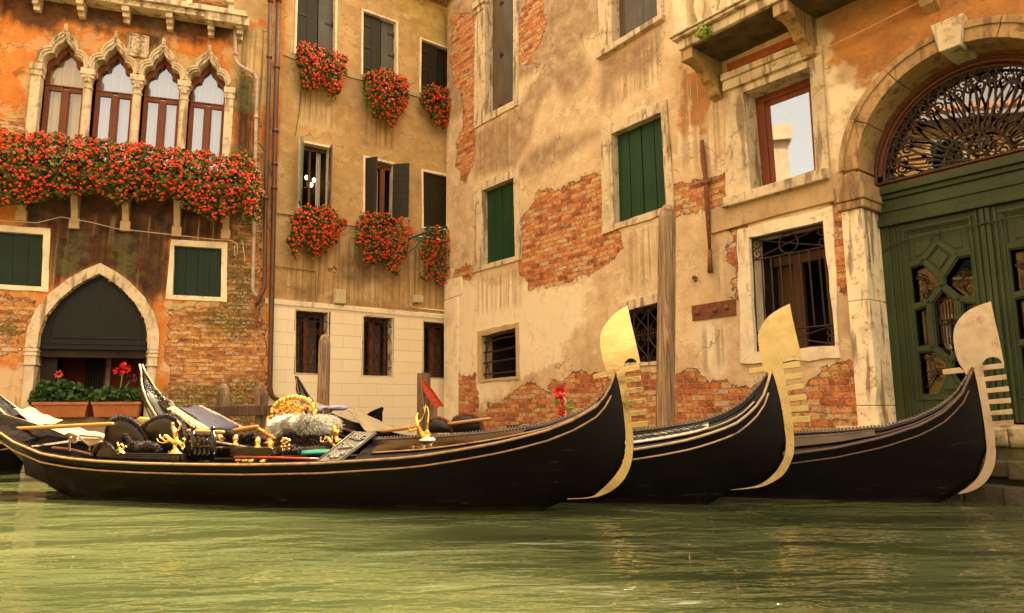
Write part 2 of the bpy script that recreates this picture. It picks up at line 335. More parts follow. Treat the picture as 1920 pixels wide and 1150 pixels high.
# glass that mirrors the sky, with whatever stands behind showing through
def glassm(name, f, tint=(.9, .9, .9), rough=.02):
    t = NT(name); g = t.n('BsdfGlossy', {'Color': tint, 'Roughness': rough}); tr = t.n('BsdfTransparent', {'Color': (.85, .85, .82)})
    lw = t.n('LayerWeight', {'Blend': .35}).outputs['Facing']
    mxs = t.n('MixShader', {0: t.mr(lw, 0, 1, f, min(1, f*2.2), False), 1: tr.outputs[0], 2: g.outputs[0]}); t.t.links.new(mxs.outputs[0], t.out.inputs[0]); return t.m
M_glass = glassm('window_glass', .30, (.60, .70, .90)); M_glassd = glassm('dark_window_glass', .03); M_glassf = glassm('fanlight_glass', .13, (.85, .85, .85))
M_curtain = pm('cream_curtain', (.72, .50, .20), .9, 0, .2, 3, stretch=(8, 8, .3)); M_curtw = pm('white_curtain', (.62, .52, .42), .9, 0, .12, 3, stretch=(8, 8, .3))
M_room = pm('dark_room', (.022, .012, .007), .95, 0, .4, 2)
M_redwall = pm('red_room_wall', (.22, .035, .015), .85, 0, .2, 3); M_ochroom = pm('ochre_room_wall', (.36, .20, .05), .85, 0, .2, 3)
t = NT('chandelier_bulb'); e = t.n('Emission', {'Color': (1, .62, .25, 1), 'Strength': 2.5}); t.t.links.new(e.outputs[0], t.out.inputs[0]); M_bulb = t.m
# roof tiles
t = NT('roof_tiles'); uv = t.obj(); M_roof = t.fin(t.ramp(t.noise(uv, 6., 6), [(.3, (.20, .08, .04)), (.7, (.42, .24, .13))]), .85, 0, t.noise(uv, 30., 4), .01)
# ---------------------------------------------------------------- facade tools
def sdist(pu, pz, poly):
    P = np.array(poly); n = len(P); d = np.full(pu.shape, 1e9); ins = np.zeros(pu.shape, bool)
    for i in range(n):
        a = P[i]; b = P[(i+1) % n]; e = b-a; L = max((e**2).sum(), 1e-12)
        t = np.clip(((pu-a[0])*e[0]+(pz-a[1])*e[1])/L, 0, 1)
        d = np.minimum(d, np.hypot(pu-a[0]-t*e[0], pz-a[1]-t*e[1]))
        if abs(a[1]-b[1]) > 1e-9:
            c = (a[1] > pz) != (b[1] > pz)
            ins ^= c & (pu < (b[0]-a[0])*(pz-a[1])/(b[1]-a[1])+a[0])
    return np.where(ins, d, -d)
def wall(name, F, u0, u1, z0, z1, step, holes, masks, mat, parent, off=0.):
    us = list(np.arange(u0, u1, step))+[u1]; zs = list(np.arange(z0, z1, step))+[z1]
    for h in holes:
        a = np.array(h)
        for lst, lo, hi in ((us, a[:, 0].min(), a[:, 0].max()), (zs, a[:, 1].min(), a[:, 1].max())):
            lst += [v for v in (lo, hi) if lst[0] < v < max(lst)]
    us = np.array(sorted(set(np.round(us, 4)))); zs = np.array(sorted(set(np.round(zs, 4))))
    U, Z = np.meshgrid(us, zs); cu = (U[:-1, :-1]+U[1:, 1:])/2; cz = (Z[:-1, :-1]+Z[1:, 1:])/2
    cut = np.zeros(cu.shape, bool)
    for h in holes: cut |= sdist(cu, cz, h) > 0
    nu = len(us); mb = MB()
    dx, dy = F.d.x, F.d.y
    X = F.O.x + dx*U + F.n.x*off; Y = F.O.y + dy*U + F.n.y*off
    mb.v = list(zip(X.ravel().tolist(), Y.ravel().tolist(), Z.ravel().tolist()))
    mb.f = [(j*nu+i, j*nu+i+1, (j+1)*nu+i+1, (j+1)*nu+i) for j, i in zip(*np.nonzero(~cut))]
    ob = mb.build(name, mat, parent); me = ob.data
    uvl = me.uv_layers.new(name='UVMap'); li = np.zeros(len(me.loops), dtype=np.int32); me.loops.foreach_get('vertex_index', li)
    uvl.data.foreach_set('uv', np.stack([U.ravel()[li], Z.ravel()[li]], 1).astype(np.float32).ravel())
    for k in ('brick', 'dark', 'tint', 'pale', 'moss', 'drip'):
        v = np.full(U.shape, -3.)
        for p in masks.get(k, []): v = np.maximum(v, sdist(U, Z, p))
        at_ = me.attributes.new(k, 'FLOAT', 'POINT'); at_.data.foreach_set('value', v.astype(np.float32).ravel())
    return ob
class Q:      # a quad on a facade: photo corners TL TR BR BL
    def __init__(s, F, px, off=0.):
        s.F = F; s.c = [Vector(F.uz(x, y, off)) for x, y in px]; s.tl, s.tr, s.br, s.bl = s.c
        s.W = ((s.tr-s.tl).length+(s.br-s.bl).length)/2; s.Hh = ((s.tl-s.bl).length+(s.tr-s.br).length)/2
    def __call__(s, a, b): return tuple((s.bl*(1-a)+s.br*a)*(1-b)+(s.tl*(1-a)+s.tr*a)*b)
    def m(s, x, z): return s(x/s.W, z/s.Hh)
    def quad(s, a0, a1, b0, b1): return [s(a0, b0), s(a1, b0), s(a1, b1), s(a0, b1)]
    def loop(s): return [tuple(s.bl), tuple(s.br), tuple(s.tr), tuple(s.tl)]
def frame_mb(mb, F, o, i, o0, o1, rough=0.):      # ring between two quads, o and i as Q
    O = o.loop(); I = i.loop()
    order = [(0, 1), (1, 2), (2, 3), (3, 0)]
    for k, (a, b) in enumerate(order):
        n = 7; pa = []; pb = []
        for t in range(n+1):
            f = t/n; j = (random.uniform(-rough, rough) if 0 < t < n else 0.)
            pa.append((O[a][0]*(1-f)+O[b][0]*f+(j if k in (1, 3) else 0), O[a][1]*(1-f)+O[b][1]*f+(j if k in (0, 2) else 0)))
            j = (random.uniform(-rough, rough)*.5 if 0 < t < n else 0.)
            pb.append((I[a][0]*(1-f)+I[b][0]*f+(j if k in (1, 3) else 0), I[a][1]*(1-f)+I[b][1]*f+(j if k in (0, 2) else 0)))
        mb.band(F, pa, pb, o0, o1)
    return mb
def leafpanel(mb, F, q, a0, a1, b0, b1, n, off, th=.03, gap=.012, cross=()):
    for k in range(n):
        x0 = a0+(a1-a0)*k/n; x1 = a0+(a1-a0)*(k+1)/n; g = gap/q.W/2
        mb.slab(F, q.quad(x0+g, x1-g, b0, b1), off-th, off+(.004 if k % 2 else 0))
    mb.slab(F, q.quad(a0, a1, b0, b1), off-th-.012, off-th+.002)
    for b in cross: mb.slab(F, q.quad(a0+.02, a1-.02, b, b+.03), off-.002, off+.012)
    return mb
def hinges(mb, F, q, a0, a1, bs, off):
    for b in bs:
        mb.slab(F, q.quad(a0, a1, b, b+.018/q.Hh*2), off, off+.012)
        c = q(a0, b+.02/q.Hh); mb.tube([F.P(c[0], c[1]-.06, off+.012), F.P(c[0], c[1]+.06, off+.012)], .014, 6)
def scroll(c, r, turns=1.4, a0=0., sgn=1, n=18, r1=.12):
    return [(c[0]+math.cos(a0+sgn*2*math.pi*turns*i/n)*r*(1-(1-r1)*i/n), c[1]+math.sin(a0+sgn*2*math.pi*turns*i/n)*r*(1-(1-r1)*i/n)) for i in range(n+1)]
def t2(mb, F, pts, off, r, n=5, fn=None):
    mb.tube([F.P(*(fn(*p) if fn else p), off) for p in pts], r, n)
def room(F, q, depth, mat, parent, name='interior'):
    mb = MB(); L = q.loop(); A = [F.P(u, z, -.0) for u, z in L]
    e = .05; L2 = [(L[0][0]-e, L[0][1]-e), (L[1][0]+e, L[1][1]-e), (L[2][0]+e, L[2][1]+e), (L[3][0]-e, L[3][1]+e)]
    vs = [F.P(u, z, -.12) for u, z in L2]+[F.P(u, z, -depth) for u, z in L2]
    mb.add(vs, [(4, 5, 6, 7), (0, 1, 5, 4), (1, 2, 6, 5), (2, 3, 7, 6), (3, 0, 4, 7)])
    return mb.build(name, mat, parent)
def expand(q, e=.01):
    L = q.loop(); return [(L[0][0]-e, L[0][1]-e), (L[1][0]+e, L[1][1]-e), (L[2][0]+e, L[2][1]+e), (L[3][0]-e, L[3][1]+e)]
def shell(name, F, u0, u1, z0, z1, depth, parent, mat):      # side, back and top of a building body
    mb = MB(); b = .02
    P = lambda u, z, o: F.P(u, z, o)
    vs = [P(u0, z0, -b), P(u0, z1, -b), P(u0, z1, -depth), P(u0, z0, -depth), P(u1, z0, -b), P(u1, z1, -b), P(u1, z1, -depth), P(u1, z0, -depth)]
    mb.add(vs, [(0, 3, 2, 1), (4, 5, 6, 7), (3, 7, 6, 2), (1, 2, 6, 5)])
    return mb.build(name, mat, parent)
# ================================================================ RIGHT HOUSE (facade C)
C = thing('corner_palace', 'crumbling cream plastered house with brick patches, arched green portal and stone balcony', 'house', FC.P(-4, 0, 0))
cu0 = FC.uz(835, 600)[0]; cu1 = 4.6
wC = dict(
 w1=([(895, -150), (975, -205), (972, 197), (890, 243)], [(912, -130), (965, -168), (964, 190), (911, 217)]),
 w2=([(1119, -80), (1241, -150), (1246, 36), (1127, 107)], [(1147, -70), (1230, -118), (1235, 33), (1150, 82)]),
 w3=([(891, 350), (973, 315), (978, 487), (889, 512)], [(906, 358), (965, 334), (968, 481), (907, 497)]),
 w4=([(1130, 240), (1252, 187), (1266, 395), (1131, 441)], [(1149, 252), (1241, 212), (1251, 388), (1153, 421)]),
 w5=([(897, 622), (973, 605), (975, 712), (898, 717)], [(905, 631), (969, 615), (970, 706), (905, 712)]),
 w6=([(1143, 576), (1243, 548), (1243, 684), (1145, 690)], [(1158, 588), (1238, 567), (1238, 677), (1159, 683)]),
 w7=([(1366, 157), (1543, 86), (1558, 330), (1363, 384)], [(1397, 176), (1521, 128), (1533, 322), (1412, 362)]),
 w8=([(1384, 432), (1563, 386), (1577, 672), (1390, 682)], [(1406, 446), (1545, 415), (1568, 649), (1416, 661)]))
wQ = {k: (Q(FC, a), Q(FC, b)) for k, (a, b) in wC.items()}
uc, zc, RI, RO = 1.025, 3.62, 1.085, 1.27; ZD = .70      # portal arch centre, radii, door foot
def arc(r, a0, a1, n, c=None): c = c or (uc, zc); return [(c[0]+r*math.cos(math.radians(a0+(a1-a0)*i/n)), c[1]+r*math.sin(math.radians(a0+(a1-a0)*i/n))) for i in range(n+1)]
portal = [(uc+RI+.05, .55), (uc+RI+.05, zc)]+arc(RI+.05, 0, 180, 24)+[(uc-RI-.05, .55)]
maskC = {}
pc5 = lambda p: FC.poly(sc(p, 2.875, 820, 0)); pc6 = lambda p: FC.poly(sc(p, 2.7375, 820, 400)); pc7 = lambda p: FC.poly(sc(p, 2.738, 1240, 0)); pc8 = lambda p: FC.poly(sc(p, 1.982, 1240, 380))
maskC['brick'] = [pc5([(85, 85), (200, 95), (200, 500), (188, 900), (150, 960), (110, 900), (115, 780), (150, 640), (150, 520), (95, 450), (80, 300)]),
 pc5([(440, 100), (490, 15), (545, 15), (580, 100), (555, 220), (500, 320), (440, 350)]),
 FC.poly([(978, 420), (989, 397), (1010, 365), (1063, 355), (1090, 338), (1131, 329), (1131, 441), (1161, 437), (1163, 469), (1134, 491), (1076, 522), (1039, 533), (995, 533), (980, 520)]),
 pc6([(90, 300), (190, 270), (190, 315), (90, 332)]),
 FC.poly([(1262, 352), (1300, 345), (1335, 334), (1362, 330), (1366, 376), (1328, 390), (1268, 398)]),
 FC.poly([(862, 708), (888, 710), (895, 750), (893, 1000), (862, 1000)]),
 FC.poly([(893, 1000), (895, 800), (917, 766), (951, 756), (961, 740), (1003, 722), (1024, 738), (1046, 718), (1090, 706), (1134, 708), (1160, 720), (1200, 702), (1240, 706), (1265, 707), (1315, 708), (1345, 723), (1390, 733), (1440, 728), (1500, 735), (1530, 715), (1560, 690), (1604, 672), (1612, 804), (1620, 1100)]),
 FC.poly([(1563, 392), (1590, 392), (1592, 546), (1573, 550)]), FC.poly([(1374, 430), (1390, 426), (1392, 560), (1381, 560)])]
maskC['tint'] = [pc7([(860, -260), (2200, -700), (2200, 300), (1180, 330), (1060, 450), (975, 400), (860, 290)]), pc7([(100, 340), (300, 440), (240, 560), (200, 690), (120, 680), (110, 500)])]
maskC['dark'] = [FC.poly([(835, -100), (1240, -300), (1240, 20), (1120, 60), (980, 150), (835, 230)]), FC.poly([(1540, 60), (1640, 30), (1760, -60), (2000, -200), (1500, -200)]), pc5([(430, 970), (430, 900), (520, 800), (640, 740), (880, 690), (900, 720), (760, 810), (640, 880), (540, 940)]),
 pc5([(200, 720), (420, 600), (500, 470), (600, 320), (700, 360), (560, 560), (500, 760), (420, 900), (200, 960)]),
 pc5([(890, 320), (1210, 150), (1200, 330), (1130, 400), (960, 420), (880, 600)]), pc5([(40, 0), (200, 0), (80, 300), (60, 700), (40, 900)]), pc5([(620, 250), (760, 220), (840, 400), (700, 560), (620, 460)]),
 FC.poly([(1573, 552), (1594, 548), (1600, 630), (1578, 632)]), FC.poly([(1366, 160), (1378, 160), (1384, 330), (1370, 350)])]
maskC['pale'] = [pc6([(600, 440), (690, 385), (690, 440)]), pc6([(660, 515), (730, 500), (750, 570), (640, 660), (680, 570)]), pc7([(860, 310), (980, 420), (1060, 470), (960, 640), (930, 860), (880, 860)]),
 pc6([(100, 350), (800, 380), (600, 780), (430, 830), (210, 1000), (110, 830)]), FC.poly([(1318, 610), (1345, 600), (1350, 700), (1320, 705)])]
maskC['moss'] = [FC.poly([(860, 830), (1612, 830), (1612, 1100), (860, 1100)])]
maskC['drip'] = [pc5([(200, 700), (430, 575), (430, 900), (200, 1000)]), pc5([(880, 310), (1230, 130), (1230, 420), (1100, 520), (880, 640)]), FC.poly([(887, 514), (978, 489), (985, 580), (890, 600)]), FC.poly([(1165, 432), (1266, 396), (1268, 520), (1165, 560)]), FC.poly([(1300, 604), (1380, 594), (1384, 700), (1305, 710)]), FC.poly([(1330, 440), (1384, 425), (1384, 560), (1330, 560)]), FC.poly([(1258, 120), (1366, 160), (1366, 330), (1268, 330)])]
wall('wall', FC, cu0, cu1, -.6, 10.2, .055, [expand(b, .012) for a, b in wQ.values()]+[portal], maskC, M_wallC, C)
shell('side_wall', FC, cu0, cu1, -.6, 10.2, 7, C, M_stoneD)
# corner quoins and pier at the left edge
mb = MB(); q = Q(FC, [(835, 535), (866, 524), (866, 548), (835, 562)])
mb.slab(FC, [FC.uz(834.5, 528), FC.uz(867, 518), FC.uz(867, 552), FC.uz(834.5, 563)], -.3, .02)
mb.slab(FC, [FC.uz(834.5, 565), FC.uz(860, 556), FC.uz(860, 700), (FC.uz(860, 700)[0], -.5), (FC.uz(834.5, 700)[0], -.5), FC.uz(834.5, 700)], -.3, .03)
mb.build('corner_stones', M_stoneW, C, bevel=.008)
# --- windows
def winC(k, proud=.035, depth=.2, rough=.008, label=None, m=None):
    o, i = wQ[k]; mb = frame_mb(MB(), FC, o, i, -depth, proud, rough)
    a = mb.build('window', m or M_stone, C, bevel=.004)
    if label: a['label'] = label
    return a, i
w, q = winC('w3', label='small window shut with green boards')
leafpanel(MB(), FC, q, 0, 1, 0, 1, 4, -.10).build('shutter', M_green, w)
w, q = winC('w4', rough=.014, label='large window shut with green boards')
leafpanel(MB(), FC, q, 0, 1, 0, 1, 4, -.11, gap=.02).build('shutter', M_green, w)
w, q = winC('w1', depth=.28, label='tall upper window with grey shutters')
leafpanel(MB(), FC, q, .45, 1, 0, 1, 1, -.13).build('shutter', M_grey, w)
mb = MB(); mb.band(FC, [q(0, 0), q(0, 1)], [q(.46, 0), q(.46, 1)], -.2, -.18); mb.build('shutter', M_greyd, w)
mb = MB(); hinges(mb, FC, q, .30, .40, [.03, .30, .58, .85], -.17); mb.build('hinge', M_iron, w); mb = MB(); hinges(mb, FC, q, .97, .90, [.03, .35, .7], -.11); mb.build('hinge', M_iron, w)
mb = MB(); c = FC.uz(897, 8); mb.fbox(FC, c[0]-.12, c[0]+.32, c[1]-.12, c[1]+.02, -.05, .10); mb.fbox(FC, c[0]-.07, c[0]+.27, c[1]-.24, c[1]-.12, -.05, .06); mb.build('capital', M_stone, w, bevel=.01)
w, q = winC('w2', depth=.25, label='upper window with grey shutters beside the balcony')
leafpanel(MB(), FC, q, .16, 1, 0, 1, 2, -.12, gap=.014).build('shutter', M_grey, w)
mb = MB(); mb.slab(FC, q.quad(0, .17, 0, 1), -.2, -.17); mb.build('shutter', M_greyd, w)
mb = MB(); hinges(mb, FC, q, .16, .25, [.05, .6], -.11); mb.build('hinge', M_iron, w); mb = MB(); hinges(mb, FC, q, .97, .9, [.03, .6], -.11); mb.build('hinge', M_iron, w)
mb = MB(); o = wQ['w2'][0]; mb.slab(FC, [o(-.03, -.03), o(1.01, -.02), o(1.01, .035), o(.0, .03)], -.02, .10); mb.build('sill', M_stone, w, bevel=.01)
for px_ in ((1119, 102), (1243, 29)):
    pass
w, q = winC('w5', depth=.24, rough=.012, m=M_stoneD, label='small low window with a rusty bar grille')
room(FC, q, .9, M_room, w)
mb = MB()
for b in (.12, .38, .62, .85): t2(mb, FC, [q(-.02, b), q(.5, b+random.uniform(-.02, .02)), q(1.02, b)], -.03, .018)
for a in (.06, .97): t2(mb, FC, [q(a, 0), q(a+.01, .5), q(a, 1)], -.035, .014)
t2(mb, FC, [q(.22, .0), q(.05, .5), q(.2, 1)], -.03, .012)
for b in (.3, .9): t2(mb, FC, scroll(q(.12, b), .07), -.03, .009)
mb.build('grille', M_iron, w)
w, q = winC('w6', depth=.24, rough=.01, label='low window with a scrolled grille behind the tall mooring pile')
room(FC, q, .9, M_room, w)
mb = MB()
def pgrille(mb, F, q, nx, nz, off, r):
    for i in range(nx):
        for j in range(nz):
            a0, a1, b0, b1 = i/nx, (i+1)/nx, j/nz, (j+1)/nz; am = (a0+a1)/2; bm = (b0+b1)/2
            for s in (0, 1):
                pts = []
                for k in range(9):
                    f = k/8; x = am+(a1-a0)*.5*math.cos(math.pi*f)*(1 if s else -1); pts.append(q(x, b0+(b1-b0)*f))
                t2(mb, F, pts, off, r)
            for (aa, bb, sg) in ((a0+.3*(a1-a0), b0+.12/nz, 1), (a1-.3*(a1-a0), b0+.12/nz, -1), (a0+.3*(a1-a0), b1-.12/nz, -1), (a1-.3*(a1-a0), b1-.12/nz, 1)):
                t2(mb, F, scroll(q(aa, bb), .055, 1.3, math.pi/2 if sg > 0 else -math.pi/2, sg, 12), off, r*.8)
pgrille(mb, FC, q, 3, 2, -.06, .010)
for a in (0, .333, .667, 1): t2(mb, FC, [q(a, 0), q(a, 1)], -.06, .011)
for b in (.01, .5, .99): t2(mb, FC, [q(0, b), q(1, b)], -.06, .012)
mb.build('grille', M_iron, w)
# balcony window
w, q = winC('w7', depth=.32, proud=.05, rough=.006, label='tall window with a red brown sash under the balcony')
room(FC, q, 1.2, M_room, w)
mb = MB(); qi = q
for a0, a1, b0, b1 in ((0, .13, 0, 1), (.87, 1, 0, 1), (0, 1, 0, .05), (0, 1, .93, 1)): mb.slab(FC, q.quad(a0, a1, b0, b1), -.30, -.24)
for a0, a1, b0, b1 in ((.13, .20, .05, .93), (.80, .87, .05, .93), (.13, .87, .05, .10), (.13, .87, .88, .93)): mb.slab(FC, q.quad(a0, a1, b0, b1), -.29, -.262)
mb.build('sash', M_sash, w, bevel=.006)
mb = MB(); mb.slab(FC, q.quad(.2, .8, .1, .88), -.283, -.277); mb.build('pane', M_glass, w)
o = wQ['w7'][0]
mb = MB(); a = [FC.uz(1364, 374), FC.uz(1557, 318), FC.uz(1561, 338), FC.uz(1362, 393)]; mb.slab(FC, a, -.02, .13)
mb.build('sill', M_stone, w, bevel=.012)
mb = MB(); a = [FC.uz(1330, 396), FC.uz(1362, 386), FC.uz(1562, 331), FC.uz(1583, 318), FC.uz(1583, 374), FC.uz(1470, 402), FC.uz(1334, 440)]; mb.slab(FC, a, -.02, .045); mb.build('stone_band', M_stoneD, C, bevel=.006)
mb = MB(); a = [FC.uz(1363, 158), FC.uz(1524, 93), FC.uz(1524, 112), FC.uz(1363, 176)]; mb.slab(FC, a, -.02, .11)
mb.slab(FC, [FC.uz(1362, 146), FC.uz(1524, 82), FC.uz(1524, 93.5), FC.uz(1362, 158.5)], -.02, .15); mb.build('lintel', M_stone, w, bevel=.01)
# barred window
w, q = winC('w8', depth=.30, proud=.03, rough=.022, m=M_stoneW, label='broad ground window with scrolled iron bars')
room(FC, q, 1.4, M_room, w)
mb = MB()
for x in (.30, .36, .72, .78): mb.slab(FC, q.quad(x-.03, x+.03, 0, .8), -.62, -.55)
mb.slab(FC, q.quad(.0, 1, .78, .86), -.62, -.54); mb.slab(FC, q.quad(.0, .34, .0, .8), -.66, -.63); mb.slab(FC, q.quad(.75, 1, .0, .8), -.66, -.63)
mb.build('sash', M_brownwood, w)
mb = MB(); mb.slab(FC, q.quad(.40, .52, 0, .72), -1.38, -1.36); mb.slab(FC, q.quad(.80, .92, .3, .62), -1.38, -1.36); mb.build('curtain', M_curtain, w)
mb = MB()
for k in range(9): t2(mb, FC, [q(k/8, .17), q(k/8, .80)], -.05, .011)
for b in (.01, .17, .80, .985): t2(mb, FC, [q(0, b), q(1, b)], -.05, .012)
for a in (.005, .995): t2(mb, FC, [q(a, 0), q(a, 1)], -.05, .013)
for b0, b1 in ((.80, .985), (.01, .17)):
    t2(mb, FC, [q(0, b0), q(1, b1)], -.05, .009); t2(mb, FC, [q(0, b1), q(1, b0)], -.05, .009)
    c = q(.5, (b0+b1)/2); t2(mb, FC, arc(.13, 0, 360, 16, c), -.05, .009)
    for a, s in ((.07, 1), (.93, -1)):
        for b in (b0+.05, b1-.05): t2(mb, FC, scroll(q(a, b), .075, 1.5, math.pi/2, s), -.05, .008)
mb.build('grille', M_iron, w)
# --- portal: archivolt, keystone, piers
S = MB(); prof = [(RI, -.42, .05), (RI+.02, -.42, .06)]
def ring(mb, r0, r1, a0, a1, n, o0, o1, c=None): mb.band(FC, arc(r0, a0, a1, n, c), arc(r1, a0, a1, n, c), o0, o1)
ps = thing
for a0, a1 in ((2, 34), (34.4, 68), (68.4, 84), (96, 122), (122.4, 150), (150.4, 178)):
    ring(S, RI, RO, a0, a1, 10, -.42, .06); ring(S, RO-.045, RO+.03, a0, a1, 10, .055, .085)
S.build('archivolt', M_stoneB, C, bevel=.006)
mb = MB(); mb.slab(FC, [(uc-.10, zc+RI-.05), (uc+.10, zc+RI-.05), (uc+.16, zc+RO+.10), (uc-.16, zc+RO+.10)], -.42, .14); mb.build('keystone', M_stone, C, bevel=.012)
for s in (-1, 1):
    mb = MB(); x0, x1 = uc+s*RI, uc+s*(RI+.24); lo, hi = min(x0, x1), max(x0, x1)
    zp = 3.18
    for z0, z1 in ((-.4, .9), (.905, 2.1), (2.105, zp)): mb.fbox(FC, lo, hi, z0, z1, -.42, .05)
    if s > 0: mb.fbox(FC, hi+.002, hi+.25, -.4, zp, -.1, .04)
    mb.build('door_pier', M_pier, C, bevel=.01)
    mb = MB(); mb.fbox(FC, lo-.03, hi+.05, zp+.002, zp+.10, -.42, .09); mb.fbox(FC, lo-.045, hi+.07, zp+.102, zp+.30, -.42, .11); mb.fbox(FC, lo, hi+.02, zp+.302, zc-.0, -.42, .06)
    mb.build('capital', M_stoneB, C, bevel=.015)
# --- door
D = MB(); do = -.40      # leaf plane
door = MB()
x0, x1 = uc-RI, uc+RI; ztop = 3.47
door.fbox(FC, x0, x1, ztop-.09, ztop, do-.05, do+.10); door.fbox(FC, x0, x1, ztop-.15, ztop-.092, do-.05, do+.06); door.fbox(FC, x0, x1, ztop-.38, ztop-.152, do-.05, do+.03)
door.fbox(FC, x0, x1, ztop-.30, ztop-.25, do+.028, do+.05); door.fbox(FC, x0, x1, ztop-.47, ztop-.382, do-.05, do+.07); door.fbox(FC, x0, x0+.10, ZD, ztop-.472, do-.05, do+.02); door.fbox(FC, x1-.10, x1, ZD, ztop-.472, do-.05, do+.02)
dr = door.build('door', M_door, C, bevel=.008); dr['label'] = 'dark green double door with latticed leaves'
def doorleaf(ua, ub, mir):
    z0, z1 = ZD+.02, ztop-.475; Wd = ub-ua; Hd = z1-z0
    f = lambda x, y: (ua+(x if not mir else 1-x)*Wd, z0+y*Hd)
    mb = MB(); st = .20
    def bx(a0, a1, b0, b1, o0, o1):
        p = [f(a0, b0), f(a1, b0), f(a1, b1), f(a0, b1)]
        mb.slab(FC, p if not mir else p[::-1], o0, o1)
    X0, X1, Y0, Y1 = .20, .82, .135, .945
    bx(0, X0, 0, 1, do-.04, do); bx(X1, 1, 0, 1, do-.04, do); bx(X0, X1, 0, Y0, do-.04, do); bx(X0, X1, Y1, 1, do-.04, do)
    for k, e in ((0, .05), (1, .03)):      # stepped moulding round the panel
        o = do+.022-.012*k; d = .012+.03*k
        bx(X0-e, X0-e+.022, Y0-.02, Y1+.02, do-.001, o); bx(X1+e-.022, X1+e, Y0-.02, Y1+.02, do-.001, o); bx(X0-e, X1+e, Y1+e*.35, Y1+e*.35+.012, do-.001, o+.012); bx(X0-e, X1+e, Y0-e*.35-.012, Y0-e*.35, do-.001, o)
    for a in (.05, .09): bx(a, a+.02, .02, .98, do-.001, do+.014)
    bx(.90, .93, .0, 1, do-.001, do+.02); bx(.955, 1.0, .0, 1, do-.001, do+.035)
    # lattice bars
    cx = (X0+X1)/2; hw = (X1-X0)/2
    def P(a, b): return (cx+a*hw, Y0+b*(Y1-Y0))
    N = dict(t=P(0, .985), dt=P(0, .92), dl=P(-.55, .82), dr=P(.55, .82), db=P(0, .70), L1=P(-1, .80), R1=P(1, .82), ht=P(0, .645), hl=P(-.48, .555), hr=P(.48, .555), L2=P(-1, .535), R2=P(1, .535), gl=P(-.48, .275), gr=P(.48, .275), L3=P(-1, .27), R3=P(1, .27), hb=P(0, .19), bl=P(-.5, 0), br=P(.5, 0), cm=P(0, .155))
    for a, b in (('t', 'dt'), ('L1', 'dl'), ('dl', 'dt'), ('dt', 'dr'), ('dr', 'R1'), ('dl', 'db'), ('db', 'dr'), ('db', 'ht'), ('ht', 'hl'), ('ht', 'hr'), ('hl', 'L2'), ('hr', 'R2'), ('hl', 'gl'), ('hr', 'gr'), ('gl', 'L3'), ('gr', 'R3'), ('gl', 'hb'), ('gr', 'hb'), ('hb', 'cm')):
        p, r_ = Vector(f(*N[a])), Vector(f(*N[b])); e = (r_-p).normalized(); n_ = Vector((-e.y, e.x))
        for wd, o in ((.042, do-.004), (.026, do+.016)):
            mb.slab(FC, [tuple(p-e*.012-n_*wd), tuple(r_+e*.012-n_*wd), tuple(r_+e*.012+n_*wd), tuple(p-e*.012+n_*wd)], do-.035, o)
    def fill(pts, o): mb.slab(FC, [f(*p) for p in pts], do-.03, do-.012); c = (sum(p[0] for p in pts)/len(pts), sum(p[1] for p in pts)/len(pts)); mb.slab(FC, [f(c[0]+(p[0]-c[0])*.55, c[1]+(p[1]-c[1])*.55) for p in pts], do-.013, o)
    fill([N['dt'], N['dl'], N['db'], N['dr']], do+.012)
    fill([P(-1, 1), P(0, 1), N['dt'], N['dl'], N['L1']], do); fill([P(0, 1), P(1, 1), N['R1'], N['dr'], N['dt']], do)
    fill([N['cm'], N['bl'], N['br']], do+.01)
    lf = mb.build('leaf', M_door, dr, bevel=.004)
    g = MB()
    def T(pts, r=.007): g.tube([FC.P(*f(*p), do-.05) for p in pts], r, 5)
    asp = Wd/Hd
    def S(a, b, r, a0, sg, tn=1.4): c = P(a, b); T([(c[0]+x, c[1]+y*asp) for x, y in scroll((0, 0), r, tn, a0, sg, 14)], .006)
    for k in range(-3, 4): T([P(k*.11, .30), P(k*.11, .55)])
    for k in range(-2, 3): c = P(k*.16, .43); T([(c[0]+.028*math.cos(x*.785), c[1]+.028*asp*math.sin(x*.785)) for x in range(9)])
    for sx in (-1, 1):
        for b in (.58, .25): S(sx*.16, b, .045, 0, sx); S(sx*.30, b+(.02 if b < .4 else -.02), .035, 2, -sx)
        for b0, d_ in ((.62, .05), (.12, -.05)):
            S(sx*.72, b0, .06, 1, sx); S(sx*.45, b0+.02, .05, 3, -sx); S(sx*.78, b0+.10, .05, 0, -sx); S(sx*.62, b0+d_+.03, .04, 0, sx); T([P(sx*.9, b0-.08), P(sx*.6, b0), P(sx*.75, b0+.09), P(sx*.4, b0+.05)])
        T([P(sx*.72, .28), P(sx*.72, .53)]); T([P(sx*.62, .28), P(sx*.62, .53)]); S(sx*.75, .50, .03, 0, 1); S(sx*.75, .30, .03, 0, -1)
    g.build('leaf_ironwork', M_iron, dr)
    b = MB(); pp = [f(.2, .13), f(.82, .13), f(.82, .95), f(.2, .95)]; b.slab(FC, pp if not mir else pp[::-1], do-.105, do-.10); b.build('leaf_glass', M_glassd, dr)
doorleaf(uc-RI+.10, uc-.004, False); doorleaf(uc+.004, uc+RI-.10, True)
mb = MB(); mb.add([FC.P(x0, .5, -.42), FC.P(x1, .5, -.42), FC.P(x1, 5, -.42), FC.P(x0, 5, -.42), FC.P(x0, .5, -2), FC.P(x1, .5, -2), FC.P(x1, 5, -2), FC.P(x0, 5, -2)], [(4, 5, 6, 7), (0, 1, 5, 4), (1, 2, 6, 5), (2, 3, 7, 6), (3, 0, 4, 7)]); mb.build('hall', M_room, C)
mb = MB()
for k in range(5): mb.fbox(FC, uc-.75+.32*k, uc-.62+.32*k, 1.1, 2.6, -1.95, -1.9)
